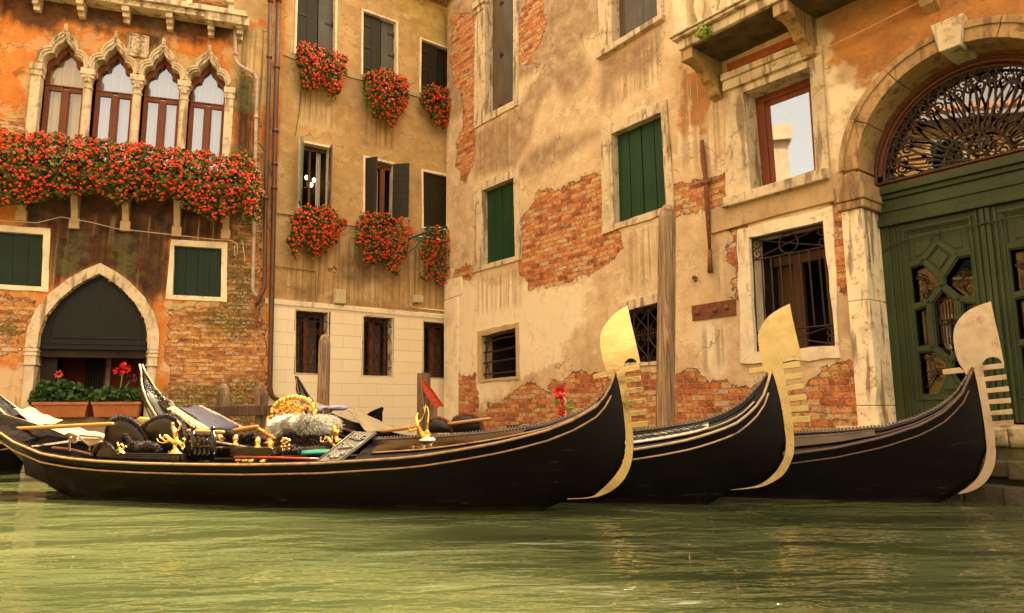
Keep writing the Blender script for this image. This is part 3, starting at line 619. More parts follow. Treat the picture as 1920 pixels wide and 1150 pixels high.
mb.fbox(FC, uc-.8, uc+1.1, 3.5, 4.15, -1.96, -1.93); mb.build('hall_hanging', M_ochroom, C)
# --- fanlight
fan = MB(); ring(fan, RI-.11, RI, 0, 180, 40, do-.05, do+.04); fan.fbox(FC, x0, x1, ztop, ztop+.05, do-.04, do+.05)
fl = fan.build('fanlight', M_sash, C); fc = (uc, ztop+.05)
g = MB(); go = do+.07
def FT(pts, r=.011): g.tube([FC.P(*p, go+random.uniform(-.004, .004)) for p in pts], r*1.3, 5)
def pol(r, a): return (fc[0]+r*math.cos(math.radians(a)), fc[1]+r*math.sin(math.radians(a))*1.06)
for r in (.32, RI-.12, RI-.03): FT([pol(r, a) for a in range(0, 181, 6)], .013)
FT([pol(RI-.03, 0), pol(RI-.03, 180)], .016)
for k in range(12):
    a = 7.5+15*k
    FT([pol(.32, a), pol(.60, a)], .010); FT([pol(.60, a), pol(.78, a+4), pol(.85, a+6.5)], .010); FT([pol(.60, a), pol(.78, a-4), pol(.85, a-6.5)], .010)
    for s in (-1, 1):
        c = pol(.85, a+s*4.5); FT(scroll(c, .07, 1.5, math.radians(a+s*90), s, 16), .009)
        c = pol(.47, a+s*5); FT(scroll(c, .04, 1.2, math.radians(a), s, 12), .007)
        c = pol(.985-.05, a+s*3.7); FT(scroll(c, .048, 1.3, math.radians(a+180), -s, 12), .008)
    FT([pol(.36, a+7), pol(.5, a+5), pol(.66, a+7.4), pol(.80, a+7.5)], .007)
    g.ball(FC.P(*pol(.33, a), go), .026, 6, 4)
for r in (.10,): FT([pol(r, a) for a in range(0, 181, 12)], .010)
for a in (25, 65, 115, 155):
    FT(scroll(pol(.21, a), .085, 1.8, math.radians(a), 1 if a < 90 else -1, 20), .008); FT([pol(.05, a), pol(.31, a+12)], .007)
FT(arc(.11, 0, 360, 20, pol(.20, 90)), .011); FT(arc(.045, 0, 360, 12, pol(.20, 90)), .008)
g.build('ironwork', M_iron, fl)
mb = MB(); mb.slab(FC, [(uc+(RI-.1)*math.cos(math.radians(a)), zc+(RI-.1)*math.sin(math.radians(a))) for a in range(0, 181, 8)]+[(uc-RI+.1, ztop+.04), (uc+RI-.1, ztop+.04)], do-.03, do-.024); mb.build('pane', M_glassf if 'M_glassf' in globals() else M_glass, fl)
# --- balcony
BL = -2.04; BR = 1.0; BO = .74; BZ = 5.755
mb = MB()
mb.fbox(FC, BL+.02, BR, BZ, BZ+.13, -.02, BO); mb.fbox(FC, BL-.03, BR+.05, BZ+.132, BZ+.175, -.02, BO+.07); mb.fbox(FC, BL-.06, BR+.08, BZ+.177, BZ+.205, -.02, BO+.10)
bal = mb.build('balcony', M_stone, C, bevel=.01)
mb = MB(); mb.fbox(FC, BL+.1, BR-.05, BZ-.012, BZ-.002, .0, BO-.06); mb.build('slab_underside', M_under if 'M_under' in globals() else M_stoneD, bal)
for ub in (-1.92, -.53, .86):
    mb = MB(); wdt = .085
    prof_ = [(0, BZ-.01), (.60, BZ-.01), (.60, BZ-.15), (.52, BZ-.17), (.42, BZ-.20), (.34, BZ-.26), (.28, BZ-.34), (.20, BZ-.37), (.15, BZ-.42), (.12, BZ-.50), (0, BZ-.56)]
    vs = [FC.P(ub-wdt, z, o) for o, z in prof_]+[FC.P(ub+wdt, z, o) for o, z in prof_]; n = len(prof_)
    mb.add(vs, [tuple(range(n)), tuple(range(2*n-1, n-1, -1))]+[(i, (i+1) % n, (i+1) % n+n, i+n) for i in range(n)])
    mb.fbox(FC, ub-wdt-.012, ub+wdt+.012, BZ-.16, BZ-.011, .56, .70)
    mb.build('bracket', M_stoneB, bal, bevel=.008)
zb = BZ+.207
def baluster(u, o):
    mb = MB(); mb.lathe(FC.P(u, zb, o), [(.055, 0), (.055, .05), (.032, .07), (.04, .12), (.075, .22), (.082, .30), (.06, .42), (.035, .52), (.03, .58), (.05, .62), (.055, .65)], 12)
    return mb.build('baluster', M_stoneW, bal, smooth=True)
for k in range(11): baluster(BL+.38+.23*k, BO-.03)
mb = MB()
for u in (BL+.12, BR-.1): mb.fbox(FC, u-.11, u+.11, zb, zb+.66, BO-.13, BO+.07)
mb.fbox(FC, BL-.02, BL+.2, zb, zb+.66, 0, BO-.132)
mb.fbox(FC, BL-.04, BR+.06, zb+.662, zb+.76, BO-.15, BO+.09)
mb.build('balustrade_rail', M_stoneW, bal, bevel=.01)
mb = MB()
for r0, r1 in ((0, .1), (.1, .2)):
    pass
mb.slab(FC, [FC.uz(1366, 122), FC.uz(1522, 57), FC.uz(1522, 72), FC.uz(1366, 136)], -.02, .04); mb.build('brick_course', pm('red_brick', (.36, .10, .035), .9, 0, .3, 14, .01, 30), bal)
# --- things fixed to the wall
mb = MB(); pts = [FC.X(1316, 264, .06), FC.X(1319, 300, .07), FC.X(1324, 340, .07), FC.X(1327, 400, .07), FC.X(1331, 470, .06)]; mb.tube(pts, [.03, .04, .032, .035, .02], 7)
mb.tube([FC.X(1331, 468, .06), FC.X(1332, 512, .06)], [.028, .04], 7); mb.tube([FC.X(1316, 345, .08), FC.X(1334, 338, .08)], .03, 6); mb.tube([FC.X(1324, 344, -.02), FC.X(1324, 344, .1)], .025, 6)
tag(mb.build('wall_anchor', M_rust, smooth=True, base=FC.X(1325, 400)), 'long rusty iron tie rod fixed upright to plaster between green shutters and portal window', 'wall anchor')
mb = MB(); mb.slab(FC, [FC.uz(1298, 574), FC.uz(1380, 561), FC.uz(1381, 591), FC.uz(1300, 602)], .0, .02)
for p in ((1308, 587), (1362, 577), (1340, 582)): mb.ball(FC.X(*p, .03), .035, 8, 6)
tag(mb.build('tie_plate', M_rust, base=FC.X(1340, 582)), 'flat rusty iron plate with bolts beside the barred window', 'iron plate')
mb = MB(); mb.ball(FC.X(1302, 521, .03), .035, 8, 6); mb.tube([FC.X(1302, 521, .02), FC.X(1304, 527, .06)], .02, 6)
tag(mb.build('wall_bolt', M_rust, base=FC.X(1302, 521)), 'single round rusty bolt on plaster right of the tall mooring pile', 'bolt')
def sag(pts, n=14):
    out = []
    for a, b in zip(pts[:-1], pts[1:]):
        for i in range(n): f = i/n; out.append(a.lerp(b, f)-Vector((0, 0, .06*4*f*(1-f)*(b-a).length*.12)))
    return out+[pts[-1]]
mb = MB(); mb.tube(sag([FC.X(1346, 157, .05), FC.X(1400, 142, .07), FC.X(1480, 117, .09), FC.X(1554, 88, .09), FC.X(1731, 0, .10), FC.X(1900, -88, .1)]), .007, 5)
tag(mb.build('wall_cable', M_cablew, base=FC.X(1554, 88)), 'thin pale cable climbing from balcony bracket over the orange plaster', 'cable')
mb = MB(); mb.tube([FC.X(*p, do+.05) for p in ((1655, 470), (1690, 453), (1745, 440), (1800, 430), (1845, 419), (1880, 412), (1960, 398), (2040, 380))], .008, 5)
tag(mb.build('door_cable', M_cable, base=FC.X(1800, 430, -.3)), 'thin black cable strung across the green door leaves', 'cable')
# --- water steps
st = thing('water_steps', 'mossy stone landing steps below the green portal door', 'steps', FC.P(1, 0, .3))
t = NT('mossy_step'); co = t.obj(); n1 = t.noise(co, 5., 8, .7)
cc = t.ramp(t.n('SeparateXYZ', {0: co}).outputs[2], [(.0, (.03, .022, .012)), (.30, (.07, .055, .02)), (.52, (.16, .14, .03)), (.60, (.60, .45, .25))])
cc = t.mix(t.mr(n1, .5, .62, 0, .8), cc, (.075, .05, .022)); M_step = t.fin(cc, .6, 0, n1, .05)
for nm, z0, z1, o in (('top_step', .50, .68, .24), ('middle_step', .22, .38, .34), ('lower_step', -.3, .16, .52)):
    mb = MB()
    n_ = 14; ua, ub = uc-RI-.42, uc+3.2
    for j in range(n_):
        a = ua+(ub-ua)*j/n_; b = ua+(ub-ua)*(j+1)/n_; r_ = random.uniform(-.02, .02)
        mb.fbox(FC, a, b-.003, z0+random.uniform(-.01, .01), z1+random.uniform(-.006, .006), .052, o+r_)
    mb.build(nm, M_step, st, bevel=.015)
mb = MB(); mb.fbox(FC, ua, ub, -.3, .5, .0, .2); mb.build('riser', M_step, st)
mb = MB(); mb.fbox(FC, uc-RI, uc+RI, .3, .699, -.6, .05); mb.build('threshold', M_stone, st)
# ================================================================ MIDDLE HOUSE (facade B)
B = thing('ochre_house', 'ochre plastered house with pale ashlar ground floor and shuttered windows in the middle', 'house', FB.P(2, 0, 0))
zb0 = 2.96; be = 5.6
p3 = lambda p: sc(p, 2.874, 480, 0); p4 = lambda p: sc(p, 2.737, 480, 380)
maskB = dict(tint=[FB.poly([(700, -60), (730, 0), (835, 96), (1000, 190), (1000, -100), (900, -200)])], dark=[FB.poly(p4([(520, 250), (600, 330), (640, 400), (520, 440), (400, 380), (430, 280)])), FB.poly(p4([(200, 420), (300, 430), (300, 520), (200, 500)])), FB.poly(p4([(380, 500), (960, 560), (960, 585), (380, 530)]))],  # tint: sunlight on the wall top below the eave, painted as yellow colour
             pale=[FB.poly(p4([(512, 395), (632, 395), (632, 492), (512, 488)])), FB.poly([(555, 190), (625, 200), (615, 250), (560, 235)])], brick=[FB.poly(p4([(378, 340), (415, 345), (415, 358), (380, 354)]))])
bW = {}
bW['t1'] = [(556, -75), (633, -45), (631, 126), (551, 101)]; bW['t2'] = [(677.6, 15.7), (746, 41), (746, 161), (676.6, 140)]; bW['t3'] = [(787, 69.6), (852, 94), (851, 197), (785.5, 174)]
bW['m1'] = [(560, 262), (622, 275), (619, 398), (558, 391)]; bW['m2'] = [(681, 291.5), (741, 306), (739, 414), (680, 405)]; bW['m3'] = [(789.7, 317), (852, 331), (852, 437), (790.6, 429)]
bW['g1'] = [(552.8, 581), (616, 585.5), (615, 703), (552, 700.5)]; bW['g2'] = [(680, 592), (736.5, 596), (735.8, 707), (678.4, 705)]; bW['g3'] = [(792.4, 602), (852, 607), (852, 711), (792, 709)]
bQ = {k: Q(FB, v) for k, v in bW.items()}
def inset(q, e, bt=None):
    n = object.__new__(Q); n.F = q.F; bt = e if bt is None else bt
    n.bl = q.bl+Vector((e, bt)); n.br = q.br+Vector((-e, bt)); n.tr = q.tr+Vector((-e, -e)); n.tl = q.tl+Vector((e, -e)); n.W = q.W-2*e; n.Hh = q.Hh-e-bt; return n
ze = FB.uz(835, 14)[1]
maskB['drip'] = [FB.poly([(550, 130), (635, 150), (635, 250), (550, 230)]), FB.poly([(676, 175), (750, 190), (750, 290), (676, 275)]), FB.poly([(550, 430), (760, 450), (860, 470), (860, 590), (500, 560)])]
hol = [expand(inset(bQ[k], .04), .01) for k in ('t1', 't2', 't3', 'm1', 'm2', 'm3')]
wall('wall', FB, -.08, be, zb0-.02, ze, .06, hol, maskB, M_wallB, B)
wall('stone_base', FB, -.08, be, -.6, zb0-.10, .12, [expand(bQ[k], .005) for k in ('g1', 'g2', 'g3')], {}, M_ashlar, B, off=.02)
mb = MB(); mb.fbox(FB, -.08, be, zb0-.10, zb0, -.02, .045); mb.build('base_cornice', M_stoneW, B, bevel=.006)
shell('side_wall', FB, -.08, be, -.6, ze, 7, B, M_stoneD)
# roof edge
mb = MB(); mb.slab(FB, [(-.1, ze), (be, ze), (be, ze+.05), (-.1, ze+.05)], -.1, .42)
for k in range(40): mb.tube([FB.P(-.05+.145*k, ze+.09, .50), FB.P(-.05+.145*k, ze+.9, -2.5)], .065, 6)
mb.add([FB.P(-.1, ze+.06, .48), FB.P(be, ze+.06, .48), FB.P(be, ze+.9, -2.5), FB.P(-.1, ze+.9, -2.5)], [(0, 1, 2, 3)])
mb.build('roof', M_roof, B)
for u in (.3, 1.7, 3.18, 4.5):
    mb = MB(); mb.fbox(FB, u-.06, u+.06, ze-.18, ze-.002, -.02, .34); mb.build('eave_bracket', M_stone, B, bevel=.01)
def winB(k, label=None):
    q = bQ[k]; i = inset(q, .045); mb = frame_mb(MB(), FB, q, i, -.16, .018, 0)
    a = mb.build('window', M_stoneW, B, bevel=.003)
    if label: a['label'] = label
    return a, i
for k in ('t1', 't2', 't3'):
    w, q = winB(k, 'upper window with closed dull shutters')
    leafpanel(MB(), FB, q, 0, .56, 0, 1, 2, -.07, gap=.006).build('shutter', M_olive, w)
    mb = MB()      # the right leaf stands ajar
    mb.band(FB, [q(.60, 0), q(.60, 1)], [q(.98, 0), q(.98, 1)], -.13, -.10); mb.build('shutter', M_grey if k != 't3' else M_olive, w)
    mb = MB(); mb.slab(FB, q.quad(0, 1, 0, 1), -.156, -.15); mb.build('backing', M_room, w)
    for h_ in (.12, .45, .8):
        for a, b, o_ in ((.02, .28, -.068), (.98, .80, -.098)): mb = MB(); hinges(mb, FB, q, a, b, (h_,), o_); mb.build('hinge', M_iron, w)
w, q = winB('m1', 'open window with chandelier lights inside')
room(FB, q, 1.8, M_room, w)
def openleaf(F, q, side, ang, wd, mat, par, n=9):
    h = q(0 if side < 0 else 1, 0); t_ = q(0 if side < 0 else 1, 1); a = math.radians(ang); mb = MB()
    dx, do_ = math.cos(a)*side, math.sin(a)
    def P(f, z, th): return F.P(h[0]+dx*wd*f - side*th*math.sin(a)*0 + th*abs(do_)*side*-1, z, -.01+do_*wd*f+th*abs(dx)+.02)
    z0, z1 = h[1], t_[1]
    for k in range(n):
        a0 = z0+(z1-z0)*k/n+.004; a1 = z0+(z1-z0)*(k+1)/n-.004
        mb.hexa([P(0, a0, 0), P(1, a0, 0), P(1, a0, .03), P(0, a0, .03), P(0, a1, 0), P(1, a1, 0), P(1, a1, .03), P(0, a1, .03)])
    mb.hexa([P(.03, z0, .005), P(.97, z0, .005), P(.97, z0, .025), P(.03, z0, .025), P(.03, z1, .005), P(.97, z1, .005), P(.97, z1, .025), P(.03, z1, .025)])
    return mb.build('shutter', mat, par)
openleaf(FB, q, -1, 62, .36, M_teal, w); openleaf(FB, q, 1, 100, .20, M_greyd, w)
mb = MB(); mb.slab(FB, q.quad(.38, .45, 0, 1), -.20, -.15); mb.slab(FB, q.quad(0, .06, 0, 1), -.2, -.15); mb.slab(FB, q.quad(0, 1, .95, 1), -.2, -.15); mb.build('sash', M_brownwood, w)
mb = MB()
for k in range(5): mb.slab(FB, q.quad(.70+k*.03, .728+k*.03, 0, 1), -.24-.02*(k % 2), -.235-.02*(k % 2))
mb.build('curtain', M_curtw, w)
mb = MB(); mb2 = MB()
BULB = []
for x, y in ((562.8, 346), (583.7, 347), (588.6, 338), (574.6, 333)):
    c = FB.X(x, y, -.8); BULB.append(c); mb2.tube([c, c-Vector((0, 0, .06)), FB.X(577, 352, -.8)], .008, 5)
mb2.tube([FB.X(577, 354, -.8), FB.X(577, 300, -.8)], .008, 5)
ch = thing('chandelier', 'small lit chandelier hanging inside the open window of the ochre house', 'chandelier', FB.P(q(.4, .4)[0], q(.4, .4)[1], -.8))
for c in BULB: mb = MB(); mb.ball(c, .034, 8, 6, (1, 1, 1.4)); mb.build('bulb', M_bulb, ch, smooth=True)
mb2.build('arm', M_gold, ch)
w, q = winB('m2', 'open window with a curtain between two dark leaves')
room(FB, q, 1.5, M_room, w)
openleaf(FB, q, -1, 122, .24, M_olive, w, 1); openleaf(FB, q, 1, 48, .36, M_olive, w)
mb = MB(); mb.slab(FB, q.quad(.62, .78, 0, .95), -.15, -.10); mb.slab(FB, q.quad(.30, 1, .90, .98), -.15, -.10); mb.build('sash', M_sash, w)
mb = MB()
for k in range(6): mb.slab(FB, q.quad(.26+k*.06, .31+k*.06, 0, .9), -.19-.02*(k % 2), -.185-.02*(k % 2))
mb.build('curtain', M_curtw, w)
w, q = winB('m3', 'window shut with two dark green leaves beside the cream corner')
leafpanel(MB(), FB, q, 0, .5, 0, 1, 2, -.05, gap=.004).build('shutter', M_olive, w); leafpanel(MB(), FB, q, .5, 1, 0, 1, 2, -.055, gap=.004).build('shutter', M_olive, w)
for k in ('g1', 'g2', 'g3'):
    q = bQ[k]; i = inset(q, .012); w = frame_mb(MB(), FB, q, i, -.2, .028).build('window', M_stoneW, B)
    room(FB, q, .8, M_room, w)
    mb = MB(); mb.slab(FB, q.quad(.40, .56, 0, 1), -.30, -.25); mb.slab(FB, q.quad(.02, .1, 0, 1), -.3, -.25); mb.slab(FB, q.quad(.9, .98, 0, 1), -.3, -.25); mb.slab(FB, q.quad(0, 1, .92, 1), -.3, -.25); mb.build('sash', M_sash, w)
    mb = MB(); mb.slab(FB, q.quad(.58, .88, .02, .9), -.42, -.41); mb.slab(FB, q.quad(.12, .38, .02, .9), -.42, -.41); mb.build('curtain', pm('dim_lace', (.12, .085, .05), .9, 0, .5, 12), w)
    mb = MB()
    for x in np.linspace(0, 1, 6): t2(mb, FB, [q(x, 0), q(x, 1)], -.03, .008, 4)
    for b in (.16, .84): t2(mb, FB, [q(0, b), q(1, b)], -.03, .008, 4)
    for j in range(5):
        for s in (0, 1):
            pts = [q(j/5+.2*(.5+.5*math.cos(math.pi*2*(f/16)+math.pi*s)), .16+.68*f/16) for f in range(17)]; t2(mb, FB, pts, -.035, .007, 4)
    for b0, b1 in ((.0, .16), (.84, 1)):
        for j in range(2):
            t2(mb, FB, [q(j/2, b0), q((j+1)/2, b1)], -.03, .007, 4); t2(mb, FB, [q(j/2, b1), q((j+1)/2, b0)], -.03, .007, 4); t2(mb, FB, [q(j/2, (b0+b1)/2), q(j/2+.25, b1), q(j/2+.5, (b0+b1)/2), q(j/2+.25, b0), q(j/2, (b0+b1)/2)], -.03, .006, 4)
    mb.build('grille', M_iron, w)
# plaque remains, boxes, cables
mb = MB(); a = FB.uz(667, 525); b = FB.uz(711, 560); 
random.seed(3)
for (x, y, dx, dy) in ((684, 534, 2, 4), (690, 534, 5, 3), (704, 532, 5, 8), (678, 545, 3, 4), (680, 549, 6, 5), (688, 548, 1, 4), (692, 549, 1, 4), (695, 549, 3, 3), (702, 549, 3, 4), (709, 550, 1, 4)):
    p = FB.uz(x, y); q_ = FB.uz(x+dx, y+dy); t2(mb, FB, [p, q_], .004, .006, 4); 
    if dx > 3: t2(mb, FB, [(p[0], q_[1]), (p[0], p[1])], .004, .005, 4)
t2(mb, FB, [a, (a[0], b[1])], .004, .006, 4)
mb.build('worn_lettering', M_stoneD, B)
def wbox(name, px, label, cat, F=FB, th=.12, m=M_box):
    mb = MB(); mb.slab(F, [F.uz(*p) for p in px], .0, th); mb.slab(F, [(u+(-.012 if k in (0, 3) else .012), z+(.012 if k < 2 else -.012)) for k, (u, z) in enumerate([F.uz(*p) for p in px])], .005, th*.55)
    tag(mb.build(name, m, base=F.X(*px[3]), bevel=.008), label, cat)
wbox('meter_box', [(624.5, 544), (644.5, 545.5), (644, 571), (624, 569.5)], 'beige meter box mounted under a flower box left of the faded wall lettering', 'meter box')
wbox('alarm_box', [(772.5, 554.5), (789, 556), (788.5, 569), (772, 567.5)], 'small cream alarm box on ochre wall near the corner', 'alarm box')
mb = MB(); mb.tube([FB.X(*p, .03) for p in ((769, 480), (769, 520), (769.5, 573), (772, 577), (790, 579), (833, 583), (860, 586))], .009, 5); mb.tube([FB.X(779, 568, .03), FB.X(780, 577, .03)], .007, 5)
tag(mb.build('alarm_cable', M_cablew, base=FB.X(769, 573)), 'thin clipped cable running down the ochre wall to the small cream box', 'cable')
for pts, lb in ((((524, 101), (555, 113), (600, 126), (654, 145), (681, 152), (740, 170), (788, 184), (860, 206)), 'dark cable sagging across ochre wall under the top windows'), (((514, 400), (545, 404), (560, 407), (668, 425.7), (760, 440), (860, 455)), 'dark cable across ochre wall behind the middle flower boxes'),
                (((515, 500), (592, 509.5), (592, 560), (593, 566)), 'thin dark wire bent down above the ashlar ground floor'), (((565, 160), (562, 200), (554, 255)), 'thin dark wire dropping from top flower box to the open window')):
    mb = MB(); mb.tube([FB.X(*p, .03) for p in pts], .011 if 'cable' in lb else .006, 5); tag(mb.build('wall_cable', M_cable, base=FB.X(*pts[1])), lb, 'cable' if 'cable' in lb else 'wire')
# green lamp bracket reaching out from the cream corner
mb = MB(); lb = [at(838, 426, 14.2), at(800, 436, 13.6), at(766, 448, 13.1)]; mb.tube(lb, .022, 6)
mb.tube([at(838, 440, 14.2), at(800, 440, 13.6)], .012, 5); mb.tube([at(770, 470, 13.1), at(780, 462, 13.2), at(790, 450, 13.4), at(806, 440, 13.7)], .014, 5); mb.tube([at(766, 448, 13.1), at(764, 470, 13.1), at(768, 474, 13.1)], .012, 5)
for k in range(6):
    c = at(778+k*8, 452-k*2.4, 13.25+k*.15); mb.tube([c+Vector((math.cos(x)*.05*(1-x/9), 0, math.sin(x)*.05*(1-x/9))) for x in np.linspace(0, 8, 14)], .008, 5)
tag(mb.build('lamp_bracket', pm('green_iron', (.01, .05, .04), .5, .3), base=lb[0]), 'ornate dark green iron bracket sticking out from the cream corner over red flowers', 'bracket')
# ================================================================ LEFT HOUSE (facade A)
A = thing('gothic_house', 'orange plastered house with gothic arched windows and brick ground floor on the left', 'house', FA.P(-3, 0, 0))
a1 = lambda p: sc(p, 2.738, 0, 0); a2 = lambda p: sc(p, 2.738, 0, 380)
al = -7.5
springs = [(-4.03, 6.97), (-3.23, 6.97), (-2.44, 6.96), (-1.655, 6.95), (-.87, 6.92)]
bays = [(springs[k][0]+.075, springs[k+1][0]-.075) for k in range(4)]; zs_, zapex, zsill = 6.98, 7.60, 5.0
ogee = [(-1, 0), (-.985, .13), (-.93, .27), (-.82, .37), (-.66, .43), (-.52, .45), (-.50, .56), (-.44, .68), (-.33, .78), (-.20, .86), (-.10, .93), (0, 1.08)]
ogee = ogee+[(-x, y) for x, y in ogee[-2::-1]]
gate_in = [(-3.63, 1.96), (-3.62, 2.2), (-3.55, 2.5), (-3.38, 2.78), (-3.15, 3.03), (-2.95, 3.18), (-2.80, 3.27)]
gate_in = gate_in+[(-5.60-u, z) for u, z in gate_in[-2::-1]]; gate_in = [(u-.0, z) for u, z in gate_in]
gate_out = [(-3.81, 1.96), (-3.80, 2.25), (-3.71, 2.6), (-3.52, 2.90), (-3.26, 3.17), (-3.02, 3.34), (-2.80, 3.46)]; gate_out = gate_out+[(-5.60-u, z) for u, z in gate_out[-2::-1]]
aw1 = (Q(FA, [(-52, 419), (95, 429), (91, 548), (-52, 540)]), Q(FA, [(-38, 432), (82, 440), (78, 538), (-38, 532)])); aw2 = (Q(FA, [(321, 449), (427, 455.5), (425.5, 567), (311, 561)]), Q(FA, [(327, 461), (415.5, 466.5), (414, 557.5), (324, 553.5)]))
maskA = {}
fa1 = lambda p: FA.poly(a1(p)); fa2 = lambda p: FA.poly(a2(p))
maskA['brick'] = [fa2([(-300, 455), (180, 470), (190, 560), (100, 800), (-300, 800)]), fa2([(790, 560), (850, 530), (1115, 520), (1140, 240), (1180, 240), (1200, 0), (1340, -100), (1400, 1200), (860, 1200), (850, 870), (840, 600)]),
   fa1([(0, 605), (60, 600), (150, 600), (160, 700), (0, 720), (-200, 720), (-200, 600)]), fa1([(1310, 560), (1340, 560), (1400, 1200), (1310, 1200)])]
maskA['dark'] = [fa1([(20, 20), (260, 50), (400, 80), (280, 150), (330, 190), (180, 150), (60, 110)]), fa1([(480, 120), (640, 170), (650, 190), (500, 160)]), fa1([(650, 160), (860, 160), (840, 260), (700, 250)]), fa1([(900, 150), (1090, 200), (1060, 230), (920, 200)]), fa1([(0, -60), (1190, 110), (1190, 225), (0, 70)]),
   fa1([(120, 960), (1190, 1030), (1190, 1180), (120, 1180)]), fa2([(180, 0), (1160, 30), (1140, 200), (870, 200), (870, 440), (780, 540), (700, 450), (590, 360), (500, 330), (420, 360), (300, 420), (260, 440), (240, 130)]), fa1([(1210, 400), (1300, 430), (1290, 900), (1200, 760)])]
maskA['tint'] = [fa1([(1190, 130), (1400, 130), (1400, 560), (1200, 560)]), fa1([(1200, -60), (1400, -60), (1400, 120), (1230, 120)]), fa1([(870, 270), (1040, 290), (1190, 440), (1180, 480), (1100, 340), (960, 350)]), fa1([(130, 360), (170, 330), (160, 620), (60, 600), (130, 560)]), fa1([(340, 200), (400, 150), (400, 270)]),
   fa2([(590, 100), (690, 100), (690, 300), (760, 500), (680, 440), (590, 360)]), fa2([(350, 80), (450, 70), (400, 200), (380, 370), (330, 400)]), fa2([(260, 180), (330, 300), (280, 420), (255, 400)]), fa2([(400, 230), (490, 330), (420, 300)])]
maskA['tint'] += [fa2([(850, 510), (1100, 510), (1060, 600), (940, 570), (870, 620)])]
maskA['pale'] = [fa2([(840, 835), (1330, 840), (1330, 900), (840, 900)]), fa2([(860, 520), (1110, 520), (1100, 600), (870, 590)]), fa2([(-200, 820), (120, 830), (120, 1200), (-200, 1200)])]
maskA['moss'] = [fa2([(1020, 540), (1180, 540), (1300, 620), (1280, 700), (1120, 680), (1000, 620)]), fa2([(840, 940), (1340, 900), (1340, 1200), (840, 1200)]), fa2([(-200, 560), (130, 600), (120, 700), (-200, 640)]), fa2([(1110, 130), (1280, 150), (1270, 640), (1100, 640), (1180, 560)]), fa2([(600, 120), (690, 110), (680, 400), (600, 360)]), fa2([(350, 180), (390, 180), (380, 380), (330, 390)]), fa1([(1210, 330), (1300, 400), (1290, 560), (1200, 560)]), fa1([(1180, 760), (1300, 760), (1300, 1200), (1180, 1100)])]
maskA['drip'] = [fa2([(850, 500), (1170, 510), (1170, 760), (850, 760)]), fa1([(1190, 130), (1400, 130), (1400, 1200), (1190, 1200)]), fa2([(130, 50), (1190, 60), (1190, 500), (130, 480)])]
holes = [[(a, zsill), (b, zsill), (b, zs_+.05)]+[((a+b)/2+x*(b-a)/2, zs_+.05+y*(zapex-zs_-.05)*.8) for x, y in ogee[::-1]]+[(a, zs_+.05)] for a, b in bays]
gh = gate_in+[(-1.95, -.7), (-3.65, -.7)]
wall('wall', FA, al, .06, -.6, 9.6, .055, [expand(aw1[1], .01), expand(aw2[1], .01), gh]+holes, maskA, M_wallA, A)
shell('side_wall', FA, al, .06, -.6, 9.6, 7, A, M_stoneD)
# loggia windows
for k, (a, b) in enumerate(bays):
    cx, hw = (a+b)/2, (b-a)/2
    out = [(cx+x*(hw+.075)*(1 if abs(x) < .9 else 1), zs_+.03+y*(zapex-zs_)*1.0) for x, y in ogee]; inn = [(cx+x*hw*.98, zs_+.02+y*(zapex-zs_)*.80-.02*(1-abs(x))) for x, y in ogee]
    mid = [((p[0]+q_[0])/2, (p[1]+q_[1])/2) for p, q_ in zip(out, inn)]
    mb = MB(); mb.band(FA, out, inn, -.16, .05); mb.band(FA, [(p[0], p[1]+.012) for p in out], mid, .045, .085)
    for p in out[1:-1:1]: mb.ball(FA.P(p[0], p[1]+.01, .085), .028, 6, 4)
    for (x, y), (x2, y2) in zip(out[:-1], out[1:]): mb.ball(FA.P((x+x2)/2, (y+y2)/2+.01, .09), .022, 6, 4)
    mb.ball(FA.P(cx, out[len(out)//2][1]+.03, .08), .035, 6, 6, (1, 1, 2.0))
    w = mb.build('window', M_stone, A)
    # second foiled tracery behind, dark soffit
    mb = MB(); inn2 = [(cx+x*hw*.86, zs_-.08+y*(zapex-zs_)*.72) for x, y in ogee]; mb.band(FA, [(p[0], p[1]+.02) for p in inn], inn2, -.26, -.17); mb.build('tracery', M_sash, w)
    mb = MB(); o = -.24
    for u0, u1, z0, z1 in ((a, a+.05, zsill, zs_), (b-.05, b, zsill, zs_), (cx-.045, cx+.045, zsill, zs_-.32), (a+.05, cx-.045, zs_-.36, zs_-.28), (cx+.045, b-.05, zs_-.36, zs_-.28)): mb.fbox(FA, u0, u1, z0, z1, o-.05, o+.03)
    for u0, u1 in ((a+.05, a+.075), (cx-.07, cx-.045), (cx+.045, cx+.07), (b-.075, b-.05)): mb.fbox(FA, u0, u1, zsill, zs_-.362, o-.04, o+.015)
    mb.fbox(FA, a, b, zs_-.278, zs_-.26, o-.04, o+.045)
    mb.build('sash', M_sash, w)
    mb = MB(); mb.add([FA.P(a, zsill, o), FA.P(b, zsill, o), FA.P(b, 7.5, o), FA.P(a, 7.5, o)], [(0, 1, 2, 3)]); mb.build('pane', M_glassf if k == 0 else M_glass, w)
    mb = MB(); n = 22; vs = []
    for i in range(n+1): u = a+(b-a)*i/n; oo = -.36+.025*math.sin(i*1.9); vs += [FA.P(u, zsill, oo), FA.P(u, 7.6, oo)]
    mb.add(vs, [(2*i, 2*i+2, 2*i+3, 2*i+1) for i in range(n)]); mb.build('curtain', M_curtain if k == 0 else M_curtw, w)
mb = MB()
